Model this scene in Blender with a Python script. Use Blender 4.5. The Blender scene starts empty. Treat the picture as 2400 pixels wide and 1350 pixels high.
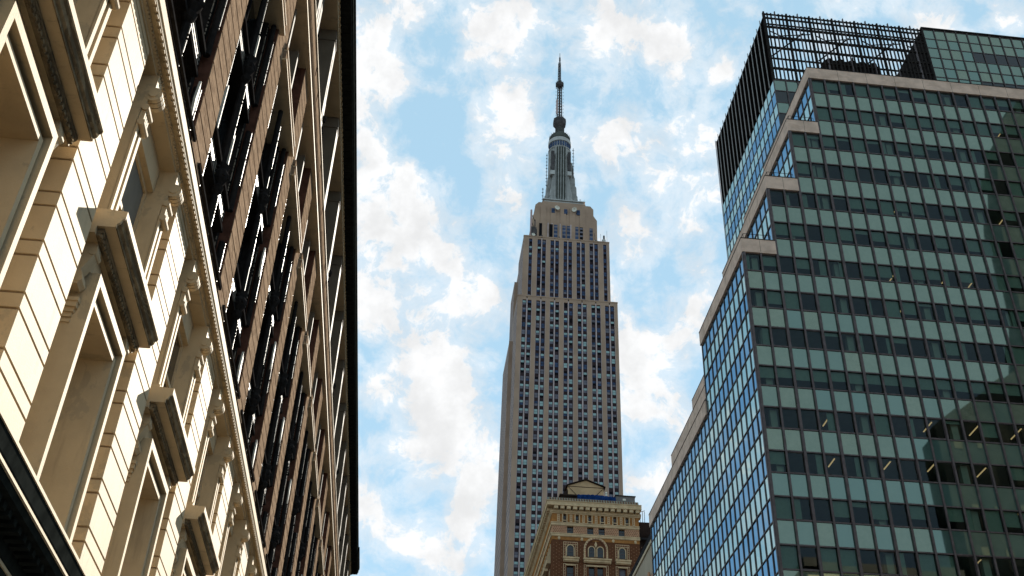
import bpy, math, random
from math import radians, sin, cos, pi
from mathutils import Vector, Matrix
random.seed(7)
R = random.Random(11)
scn = bpy.context.scene
COL = scn.collection

# ------------------------------------------------------------------ camera
# metres: X across the street, Y along it, Z up, the lens at the origin 1.6 m over the pavement
YAW, PITCH, ROLL = 1.26850582e-01, 6.91372252e-01, 9.79745351e-03
FPX, SX, SY = 2667.598, 110.444, -289.038
fw = Vector((sin(YAW)*cos(PITCH), cos(YAW)*cos(PITCH), sin(PITCH)))
rt0 = Vector((cos(YAW), -sin(YAW), 0)); up0 = rt0.cross(fw)
rt = cos(ROLL)*rt0 + sin(ROLL)*up0; up = -sin(ROLL)*rt0 + cos(ROLL)*up0
cam = bpy.data.cameras.new('camera'); co = bpy.data.objects.new('camera', cam); COL.objects.link(co)
co.matrix_world = Matrix(((rt.x, up.x, -fw.x, 0), (rt.y, up.y, -fw.y, 0), (rt.z, up.z, -fw.z, 0), (0, 0, 0, 1)))
cam.sensor_fit = 'HORIZONTAL'; cam.sensor_width = 36; cam.lens = 36*FPX/2400
cam.shift_x = -SX/2400; cam.shift_y = SY/2400
cam.clip_start = .1; cam.clip_end = 6000
scn.camera = co

# ------------------------------------------------------------------ light
SUN = Vector((1.0, 2.7, 1.9)).normalized()
EL = math.asin(SUN.z); AZ = math.atan2(SUN.x, SUN.y)
sl = bpy.data.lights.new('sun', 'SUN'); sl.energy = 5; sl.angle = radians(.5); sl.color = (1, .93, .82)
so = bpy.data.objects.new('sun', sl); COL.objects.link(so)
so.rotation_euler = SUN.to_track_quat('Z', 'Y').to_euler()
scn.view_settings.view_transform = 'Standard'; scn.view_settings.look = 'None'
scn.view_settings.exposure = 1.45; scn.view_settings.gamma = 1
SKY = .05

# cloud masses by direction (x, y, z, angular radius, weight)
CLOUDS = [(-0.076,0.694,0.716,0.0412,1),(-0.059,0.728,0.683,0.0225,1),(-0.073,0.762,0.643,0.0225,0.8),(-0.052,0.795,0.605,0.0412,1),(-0.026,0.816,0.577,0.03,1),(0.005,0.813,0.582,0.0206,0.9),(0.033,0.84,0.541,0.0319,1),(-0.044,0.841,0.539,0.0319,0.9),(0.008,0.867,0.499,0.03,1),(0.034,0.865,0.5,0.0225,0.8),(-0.04,0.88,0.474,0.0262,0.8),(0.023,0.888,0.459,0.03,1),(0.001,0.905,0.426,0.03,1),(0.046,0.913,0.406,0.0225,0.9),(-0.026,0.923,0.383,0.0244,0.9),(0.012,0.936,0.351,0.0281,1),(0.038,0.924,0.38,0.0187,0.8),(0.028,0.699,0.714,0.0281,0.9),(0.05,0.684,0.728,0.0225,0.7),(0.007,0.712,0.703,0.0169,0.8),(0.048,0.736,0.675,0.0281,0.8),(0.027,0.748,0.663,0.0187,0.6),(0.054,0.78,0.624,0.0244,0.9),(0.069,0.794,0.604,0.0169,0.8),(0.115,0.678,0.726,0.0206,0.6),(0.182,0.674,0.716,0.0281,0.9),(0.194,0.703,0.684,0.015,0.6),(0.157,0.734,0.661,0.0206,0.7),(0.144,0.746,0.65,0.0187,0.6),(0.175,0.755,0.632,0.0262,0.8),(0.164,0.784,0.599,0.0206,0.8),(0.222,0.717,0.66,0.0206,0.9),(0.193,0.847,0.495,0.0244,1),(0.175,0.838,0.518,0.015,0.8),(0.215,0.827,0.519,0.0206,0.8),(0.218,0.861,0.459,0.0187,0.9),(0.183,0.869,0.461,0.0187,0.7),(0.196,0.889,0.413,0.0187,0.9),(0.175,0.897,0.407,0.015,0.7),(0.393,0.604,0.693,0.0187,0.8),(0.443,0.586,0.678,0.0225,0.9),(0.321,0.618,0.718,0.0187,0.6),(0.231,0.679,0.697,0.015,0.4),(0.225,0.794,0.564,0.015,0.6),(0.231,0.813,0.534,0.015,0.7),(-0.02,0.703,0.711,0.0225,-0.9),(-0.017,0.754,0.657,0.0262,-0.8),(0.006,0.781,0.624,0.0225,-0.7),(0.097,0.712,0.695,0.0225,-0.5),(0.093,0.681,0.726,0.015,-0.6),(0.15,0.709,0.689,0.0187,-0.6),(0.133,0.774,0.619,0.015,-0.6),(0.037,0.819,0.572,0.015,-0.7),(0.168,0.813,0.558,0.0187,-0.9),(0.069,0.896,0.438,0.015,-0.4),(0.025,0.914,0.405,0.0094,-0.5),(-0.047,0.898,0.438,0.015,-0.6),(-0.018,0.914,0.406,0.0131,-0.6),(0.221,0.663,0.716,0.0187,-0.5),(-0.036,0.937,0.348,0.015,-0.7)]

class NT:
    def __init__(s, t): s.t = t; s.L = t.links.new
    def n(s, typ, **kw):
        nd = s.t.nodes.new(typ)
        for k, v in kw.items(): setattr(nd, k, v)
        return nd
    def put(s, sock, v):
        if hasattr(v, 'bl_idname') or isinstance(v, bpy.types.NodeSocket): s.L(v, sock)
        else: sock.default_value = v
    def math(s, op, a, b=0., c=None, clamp=False):
        nd = s.n('ShaderNodeMath', operation=op, use_clamp=clamp)
        s.put(nd.inputs[0], a); s.put(nd.inputs[1], b)
        if c is not None: s.put(nd.inputs[2], c)
        return nd.outputs[0]
    def ramp(s, v, a, b, lo=0., hi=1., smooth=True):
        nd = s.n('ShaderNodeMapRange', interpolation_type='SMOOTHSTEP' if smooth else 'LINEAR')
        s.put(nd.inputs[0], v)
        for i, q in enumerate((a, b, lo, hi)): s.put(nd.inputs[1+i], q)
        return nd.outputs[0]
    def noise(s, vec, scale, detail=4, rough=.55, dist=0.):
        nd = s.n('ShaderNodeTexNoise'); s.L(vec, nd.inputs['Vector'])
        nd.inputs['Scale'].default_value = scale; nd.inputs['Detail'].default_value = detail
        nd.inputs['Roughness'].default_value = rough; nd.inputs['Distortion'].default_value = dist
        return nd.outputs['Fac']
    def mix(s, f, a, b):
        nd = s.n('ShaderNodeMix', data_type='RGBA')
        s.put(nd.inputs[0], f); s.put(nd.inputs[6], a); s.put(nd.inputs[7], b)
        return nd.outputs[2]

def make_world():
    w = bpy.data.worlds.new('World'); scn.world = w; w.use_nodes = True
    t = w.node_tree; t.nodes.clear(); N = NT(t)
    sky = N.n('ShaderNodeTexSky', sky_type='NISHITA', sun_disc=False)
    sky.sun_elevation = EL; sky.sun_rotation = AZ; sky.air_density = 1; sky.dust_density = 0; sky.ozone_density = 2
    tc = N.n('ShaderNodeTexCoord'); d = tc.outputs['Generated']
    wv = N.n('ShaderNodeTexNoise', noise_dimensions='3D'); N.L(d, wv.inputs['Vector']); wv.inputs['Scale'].default_value = 14; wv.inputs['Detail'].default_value = 4
    off = N.n('ShaderNodeVectorMath', operation='MULTIPLY_ADD'); N.L(wv.outputs['Color'], off.inputs[0]); off.inputs[1].default_value = (.05, .05, .05); N.L(d, off.inputs[2])
    d2 = off.outputs[0]
    n1 = N.noise(d2, 14, 12, .60)
    n2 = N.noise(d2, 42, 10, .66)
    acc = N.math('ADD', N.math('MULTIPLY', n1, .75), N.math('MULTIPLY', n2, .45))      # about .6 on average
    for x, y, z, r, wt in CLOUDS:
        v = N.n('ShaderNodeVectorMath', operation='DISTANCE'); N.L(d2, v.inputs[0]); v.inputs[1].default_value = (x+.025, y+.025, z+.025)
        acc = N.math('ADD', acc, N.ramp(v.outputs['Value'], r*1.6, 0., 0., (.155 if wt > 0 else .13)*wt))
    dens = N.ramp(acc, .615, .735)
    wisp = N.ramp(acc, .50, .68, 0., .5)
    f = N.math('MAXIMUM', dens, wisp)
    # to the south, behind the photographer, the cover is an even thin sheet
    sx = N.n('ShaderNodeSeparateXYZ'); N.L(d, sx.inputs[0])
    f = N.mix(N.ramp(sx.outputs[1], -.35, .05), (.22, .22, .22, 1), f)
    n3 = N.noise(d, 22, 5, .6)
    cb = N.ramp(n3, .3, .7, .86, 1.1)
    cc = N.n('ShaderNodeVectorMath', operation='SCALE'); cc.inputs[0].default_value = (7.1, 7.15, 7.2); N.L(cb, cc.inputs['Scale'])
    # thin veil of high haze pales the blue a little
    skyc = N.mix(VEIL, sky.outputs[0], (3.9, 5.95, 7.1, 1))
    col = N.mix(f, skyc, cc.outputs[0])
    bg = N.n('ShaderNodeBackground'); N.L(col, bg.inputs[0]); bg.inputs[1].default_value = SKY
    out = N.n('ShaderNodeOutputWorld'); N.L(bg.outputs[0], out.inputs[0])
VEIL = .72
make_world()

# ------------------------------------------------------------------ materials
M = {}
def mat(name, col, rough=.7, var=.15, scale=1.5, bump=0., bscale=8., metal=0., spec=0., stain=None, extra=None, rvar=False):
    m = bpy.data.materials.new(name); m.use_nodes = True; t = m.node_tree; N = NT(t)
    b = t.nodes['Principled BSDF']; M[name] = m
    g = N.n('ShaderNodeNewGeometry').outputs['Position']
    c1 = tuple(max(0, q*(1-var)) for q in col)+(1,); c2 = tuple(min(1, q*(1+var)) for q in col)+(1,)
    n = N.noise(g, scale, 5, .6)
    c = N.mix(N.ramp(n, .3, .7), c1, c2)
    if stain:   # (colour, vector scale, threshold): peeling or dirt patches with a shape of their own
        mp = N.n('ShaderNodeMapping'); N.L(g, mp.inputs[0]); mp.inputs['Scale'].default_value = stain[1]
        s = N.noise(mp.outputs[0], 1.0, 7, .68, .6)
        c = N.mix(N.ramp(s, stain[2], stain[2]+.04, 0, stain[3]), c, tuple(stain[0])+(1,))
    if rvar:    # soot under ledges and block to block difference
        oi = N.n('ShaderNodeObjectInfo').outputs['Random']
        c = N.mix(N.math('MULTIPLY', oi, .16), c, (.33, .265, .17, 1))
        mp = N.n('ShaderNodeMapping'); N.L(g, mp.inputs[0]); mp.inputs['Scale'].default_value = (3, 3.2, .35)
        c = N.mix(N.ramp(N.noise(mp.outputs[0], 1., 6, .65), .56, .75, 0, .4), c, (.22, .17, .11, 1))
    if extra: c = extra(N, g, c)
    N.L(c, b.inputs['Base Color'])
    b.inputs['Roughness'].default_value = rough; b.inputs['Metallic'].default_value = metal
    b.inputs['Specular IOR Level'].default_value = spec
    if bump:
        bn = N.n('ShaderNodeBump'); bn.inputs['Strength'].default_value = bump; bn.inputs['Distance'].default_value = .02
        N.L(N.noise(g, bscale, 6, .6), bn.inputs['Height']); N.L(bn.outputs[0], b.inputs['Normal'])
    return m

def brick_extra(c1, c2, mortar, axis):
    def f(N, g, c):
        sp = N.n('ShaderNodeSeparateXYZ'); N.L(g, sp.inputs[0])
        cb = N.n('ShaderNodeCombineXYZ')
        if axis == 'both': N.L(N.math('ADD', sp.outputs[0], sp.outputs[1]), cb.inputs[0])
        else: N.L(sp.outputs[axis], cb.inputs[0])
        N.L(sp.outputs[2], cb.inputs[1])
        bt = N.n('ShaderNodeTexBrick'); N.L(cb.outputs[0], bt.inputs[0])
        bt.inputs['Color1'].default_value = c1+(1,); bt.inputs['Color2'].default_value = c2+(1,); bt.inputs['Mortar'].default_value = mortar+(1,)
        bt.inputs['Scale'].default_value = 1; bt.inputs['Brick Width'].default_value = .42; bt.inputs['Row Height'].default_value = .14
        bt.inputs['Mortar Size'].default_value = .016; bt.inputs['Bias'].default_value = -.1
        return N.mix(.6, c, bt.outputs[0])
    return f

mat('cream_stone', (.475, .368, .232), .78, .08, 1.2, .25, 30, spec=.3, stain=((.30, .255, .18), (.9, 2.6, .9), .57, .5), rvar=True)
mat('soffit_shade_stone', (.34, .26, .155), .7, .25, 2.5, .3, 20)  # cream stone darkened to carry the shade under the belt
mat('dark_moulding_stone', (.22, .168, .105), .9, .2, 5, .5, 16, stain=((.10, .08, .055), (5, 1.2, 5), .48, .8))  # darker, blotched stone for the hood mouldings
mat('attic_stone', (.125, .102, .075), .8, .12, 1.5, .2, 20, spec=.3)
mat('stone_joint', (.22, .16, .10), .8, .2)
mat('tan_brick', (.20, .145, .10), .8, .3, 7, .6, 14, stain=((.46, .38, .29), (7, 4, 9), .66, .8), extra=brick_extra((.31, .215, .145), (.12, .075, .05), (.24, .18, .13), 'both'))
mat('brick_joint', (.02, .012, .01), .9)
mat('black_iron', (.017, .016, .016), .5, .3, 6, .15, 30)
mat('glint_iron', (.20, .18, .15), .5, .3, 9, spec=.5)  # paler iron, sun glints on ribs and beads put into the colour
mat('black_cornice', (.016, .018, .0165), .6, .3, 3)
mat('white_sunlit_trim', (.58, .55, .48), .7, .15, 4, spec=.2)  # white frame pieces, and slivers standing for sunlit faces
mat('window_glass_dark', (.008, .010, .011), .06, .3, .6, spec=.5)
mat('window_blind_grey', (.16, .15, .13), .7, .1, 1)
mat('interior_dark', (.03, .032, .03), .8)
mat('shaded_brick', (.09, .042, .03), .85, .3, 3, .4, 14)  # dark maroon brick tone with the shade of the pier flanks in it

# glass tower
mat('bronze_mullion', (.10, .083, .083), .35, .2, 2, metal=.3)
mat('louvre_dark', (.026, .023, .022), .6, .3, 2)
mat('fin_edge', (.42, .41, .40), .5, .1)
mat('concrete_coping', (.60, .45, .36), .8, .14, .9, .3, 12, stain=((.47, .34, .26), (.5, .5, 1.6), .55, .5))
mat('blind_fabric', (.31, .37, .32), .8, .06, 4)
mat('column_cover', (.42, .44, .38), .7, .05)
mat('ceiling_tile', (.34, .35, .32), .8, .05)
mat('steel_dark', (.03, .03, .032), .5, .2)
mat('roof_gravel', (.2, .19, .18), .9)

def glass_mats():
    # spandrel: opaque back-painted coated glass
    m = bpy.data.materials.new('spandrel_glass'); m.use_nodes = True; t = m.node_tree; N = NT(t); t.nodes.clear(); M['spandrel_glass'] = m
    g = N.n('ShaderNodeNewGeometry').outputs['Position']
    d = N.n('ShaderNodeBsdfDiffuse'); N.L(N.mix(N.n('ShaderNodeObjectInfo').outputs['Random'], N.mix(N.ramp(N.noise(g, 1.3, 6, .7), .35, .7), (.045, .075, .06, 1), (.085, .115, .095, 1)), (.05, .095, .085, 1)), d.inputs[0])
    gl = N.n('ShaderNodeBsdfGlossy'); N.L(N.mix(N.n('ShaderNodeObjectInfo').outputs['Random'], (.90, 1, .76, 1), (.70, .93, .80, 1)), gl.inputs['Color']); gl.inputs['Roughness'].default_value = .02
    lw = N.n('ShaderNodeLayerWeight'); lw.inputs[0].default_value = .32
    mx = N.n('ShaderNodeMixShader'); N.L(N.ramp(lw.outputs['Fresnel'], 0, 1, .14, 1, False), mx.inputs[0]); N.L(d.outputs[0], mx.inputs[1]); N.L(gl.outputs[0], mx.inputs[2])
    o = N.n('ShaderNodeOutputMaterial'); N.L(mx.outputs[0], o.inputs[0])
    # vision glass: tinted, see-through, reflecting more at grazing angles
    m = bpy.data.materials.new('vision_glass'); m.use_nodes = True; t = m.node_tree; N = NT(t); t.nodes.clear(); M['vision_glass'] = m
    tr = N.n('ShaderNodeBsdfTransparent'); tr.inputs[0].default_value = (.50, .62, .57, 1)
    gl = N.n('ShaderNodeBsdfGlossy'); gl.inputs['Color'].default_value = (.75, .9, 1, 1); gl.inputs['Roughness'].default_value = .0
    lw = N.n('ShaderNodeFresnel'); lw.inputs[0].default_value = 1.42
    mx = N.n('ShaderNodeMixShader'); N.L(N.math('MULTIPLY', lw.outputs[0], .8), mx.inputs[0]); N.L(tr.outputs[0], mx.inputs[1]); N.L(gl.outputs[0], mx.inputs[2])
    o = N.n('ShaderNodeOutputMaterial'); N.L(mx.outputs[0], o.inputs[0])
    # street side glass, dark rooms behind it
    for nm, dc, gc, bl in (('street_glass', (.012, .02, .026), (.42, .72, 1.0), .86), ('street_spandrel', (.08, .14, .13), (.78, 1, 1), .88)):
        m = bpy.data.materials.new(nm); m.use_nodes = True; t = m.node_tree; N = NT(t); t.nodes.clear(); M[nm] = m
        d = N.n('ShaderNodeBsdfDiffuse'); d.inputs[0].default_value = dc+(1,)
        gl = N.n('ShaderNodeBsdfGlossy'); gl.inputs['Color'].default_value = gc+(1,); gl.inputs['Roughness'].default_value = .015
        lw = N.n('ShaderNodeLayerWeight'); lw.inputs[0].default_value = bl
        mx = N.n('ShaderNodeMixShader'); N.L(lw.outputs['Fresnel'], mx.inputs[0]); N.L(d.outputs[0], mx.inputs[1]); N.L(gl.outputs[0], mx.inputs[2])
        o = N.n('ShaderNodeOutputMaterial'); N.L(mx.outputs[0], o.inputs[0])
glass_mats()
def emit(name, col, s):
    m = bpy.data.materials.new(name); m.use_nodes = True; t = m.node_tree; t.nodes.clear(); N = NT(t)
    e = N.n('ShaderNodeEmission'); e.inputs[0].default_value = col+(1,); e.inputs[1].default_value = s
    o = N.n('ShaderNodeOutputMaterial'); N.L(e.outputs[0], o.inputs[0]); M[name] = m
emit('tube_light', (1, .66, .36), .9)

# skyscraper
mat('limestone', (.345, .245, .18), .8, .10, .12, stain=((.285, .20, .15), (.05, .05, .012), .56, .35))
mat('limestone_side', (.35, .285, .255), .8, .08, .12)
mat('dark_spandrel', (.045, .032, .035), .6, .3, .3)
mat('metal_mullion', (.42, .34, .33), .4, .12, .3, metal=.3)
mat('sash_blue', (.05, .075, .135), .15, .35, .5)
mat('sash_grey', (.15, .15, .18), .2, .25, .5)
mat('sash_cyan', (.29, .42, .42), .25, .15, .5)
mat('sash_black', (.012, .012, .015), .3)
mat('mast_metal', (.24, .235, .22), .4, .2, .4, metal=.4)
mat('mast_light', (.38, .375, .355), .4, .12, .4, metal=.4)
mat('mast_dark', (.075, .08, .072), .5, .25, .4)
mat('antenna_dark', (.075, .07, .07), .5, .3, .5)
mat('pink_radome', (.42, .30, .28), .6, .1)
mat('dish_white', (.62, .60, .52), .5, .08)
# hotel
mat('hotel_brick', (.105, .045, .024), .85, .2, 1.2, extra=brick_extra((.15, .062, .03), (.105, .042, .022), (.13, .07, .045), 'both'))
mat('terracotta_cream', (.55, .41, .25), .7, .14, .8, stain=((.42, .31, .19), (1.2, 1.2, .6), .55, .5))
mat('terracotta_orange', (.33, .15, .05), .7, .22, 1.2)
mat('diaper_brick', (.44, .25, .15), .8, .12, 1)
mat('diaper_dark', (.13, .055, .035), .8, .12, 1)
mat('copper_roof', (.20, .195, .15), .6, .2, 2)
mat('hut_tan', (.48, .33, .19), .8, .1, .6)
mat('tarp_blue', (.010, .032, .11), .45, .35, 1.2, .5, 3)
mat('grey_render', (.17, .16, .155), .85, .12, .6)
mat('dark_brown_wall', (.03, .021, .018), .85, .35, .7)
mat('cream_render', (.37, .315, .24), .85, .08, .4)
mat('asphalt', (.05, .05, .05), .9, .15, .8)
mat('pavement', (.30, .29, .27), .9, .1, .6)
mat('kerb_granite', (.3, .3, .3), .8)
mat('road_paint', (.7, .7, .66), .7)
mat('far_stone', (.36, .31, .22), .8, .15, .3)
mat('far_window', (.09, .08, .055), .6)
mat('far_dark', (.035, .035, .03), .8, .25, .2)

# ------------------------------------------------------------------ mesh builder
POS = {}
class MB:
    def __init__(s): s.v = []; s.f = []; s.m = []
    def add(s, vs, fs, mi=0):
        k = len(s.v); s.v += [tuple(v) for v in vs]
        for f in fs: s.f.append(tuple(k+i for i in f)); s.m.append(mi)
    def box(s, x0, x1, y0, y1, z0, z1, mi=0):
        if x0 > x1: x0, x1 = x1, x0
        if y0 > y1: y0, y1 = y1, y0
        if z0 > z1: z0, z1 = z1, z0
        s.add([(x0,y0,z0),(x1,y0,z0),(x1,y1,z0),(x0,y1,z0),(x0,y0,z1),(x1,y0,z1),(x1,y1,z1),(x0,y1,z1)],
              [(0,3,2,1),(4,5,6,7),(0,1,5,4),(1,2,6,5),(2,3,7,6),(3,0,4,7)], mi)
    def quad(s, a, b, c, d, mi=0): s.add([a, b, c, d], [(0,1,2,3)], mi)
    def prism(s, poly, fn0, fn1, mi=0):       # poly of (a, b); fn maps (a, b) -> xyz at each end
        n = len(poly)
        s.add([fn0(a, b) for a, b in poly]+[fn1(a, b) for a, b in poly],
              [tuple(range(n))[::-1], tuple(range(n, 2*n))]+[(i, (i+1) % n, n+(i+1) % n, n+i) for i in range(n)], mi)
    def cyl(s, p0, p1, r0, r1=None, n=8, mi=0, caps=True):
        r1 = r0 if r1 is None else r1
        p0, p1 = Vector(p0), Vector(p1); d = (p1-p0).normalized()
        a = d.orthogonal().normalized(); b = d.cross(a)
        vs = [p0+r0*(cos(2*pi*i/n)*a+sin(2*pi*i/n)*b) for i in range(n)]+[p1+r1*(cos(2*pi*i/n)*a+sin(2*pi*i/n)*b) for i in range(n)]
        fs = [(i, (i+1) % n, n+(i+1) % n, n+i) for i in range(n)]
        if caps: fs += [tuple(range(n))[::-1], tuple(range(n, 2*n))]
        s.add(vs, fs, mi)
    def lathe(s, prof, cx, cy, n=16, mi=0, ph=0):
        vs = [(cx+r*cos(2*pi*i/n+ph), cy+r*sin(2*pi*i/n+ph), z) for r, z in prof for i in range(n)]
        fs = [(k*n+i, k*n+(i+1) % n, (k+1)*n+(i+1) % n, (k+1)*n+i) for k in range(len(prof)-1) for i in range(n)]
        fs += [tuple(range(n))[::-1], tuple(range((len(prof)-1)*n, len(prof)*n))]
        s.add(vs, fs, mi)
    def ball(s, c, r, n=8, mi=0, sq=(1,1,1)):
        m = n//2; vs = []; 
        for k in range(1, m):
            for i in range(n):
                vs.append((c[0]+r*sq[0]*sin(pi*k/m)*cos(2*pi*i/n), c[1]+r*sq[1]*sin(pi*k/m)*sin(2*pi*i/n), c[2]+r*sq[2]*cos(pi*k/m)))
        a = len(vs); vs += [(c[0], c[1], c[2]+r*sq[2]), (c[0], c[1], c[2]-r*sq[2])]
        fs = [(k*n+i, (k+1)*n+i, (k+1)*n+(i+1) % n, k*n+(i+1) % n) for k in range(m-2) for i in range(n)]
        fs += [(a, i, (i+1) % n) for i in range(n)]+[(a+1, (m-2)*n+(i+1) % n, (m-2)*n+i) for i in range(n)]
        s.add(vs, fs, mi)
    def build(s, name, mats, parent=None, label=None, kind=None, smooth=False, bevel=0):
        if isinstance(mats, str): mats = [mats]
        xs, ys, zs = zip(*s.v)
        o = Vector(((min(xs)+max(xs))/2, (min(ys)+max(ys))/2, min(zs)))
        me = bpy.data.meshes.new(name); me.from_pydata([(x-o.x, y-o.y, z-o.z) for x, y, z in s.v], [], s.f)
        for q in mats: me.materials.append(M[q])
        me.polygons.foreach_set('material_index', s.m)
        if smooth: me.polygons.foreach_set('use_smooth', [True]*len(s.f))
        ob = bpy.data.objects.new(name, me); COL.objects.link(ob)
        ob.location = o
        if parent: ob.parent = parent; ob.location = o-POS[parent.name]
        POS[ob.name] = o
        if label: ob['label'] = label
        if kind: ob['kind'] = kind
        if bevel:
            b = ob.modifiers.new('bevel', 'BEVEL'); b.width = bevel; b.segments = 1; b.limit_method = 'ANGLE'
        return ob
def tag(o, label, cat, group=None):
    o['label'] = label; o['category'] = cat
    if group: o['group'] = group
    return o
def thing(name, loc, label, cat, group=None):
    o = bpy.data.objects.new(name, None); COL.objects.link(o); o.location = loc; o.empty_display_size = .5
    POS[o.name] = Vector(loc)
    return tag(o, label, cat, group)
GZ = -1.6

# ------------------------------------------------------------------ ground
def ground():
    b = MB(); b.box(-1500, 1500, -1500, 2500, GZ-2.0, GZ-.154); b.build('ground', 'asphalt', kind='structure')
    b = MB(); b.box(-2.2, 21.5, -300, 900, GZ-.15, GZ-.15+.004); b.build('road', 'asphalt', kind='structure')
    b = MB(); b.box(-9, -2.36, -300, 900, GZ-.15, GZ); b.build('pavement', 'pavement', kind='structure')
    b = MB(); b.box(21.66, 27, -300, 900, GZ-.15, GZ); b.build('pavement', 'pavement', kind='structure')
    b = MB(); b.box(-2.358, -2.2, -300, 900, GZ-.15, GZ+.002); b.box(21.5, 21.658, -300, 900, GZ-.15, GZ+.002); b.build('kerb', 'kerb_granite', kind='structure')
    b = MB()
    for x in (3.7, 9.6, 15.5):
        for k in range(60): b.box(x-.06, x+.06, -60+k*9, -57+k*9, GZ-.146, GZ-.142)
    b.build('road_marking', 'road_paint', kind='structure')
ground()

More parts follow.
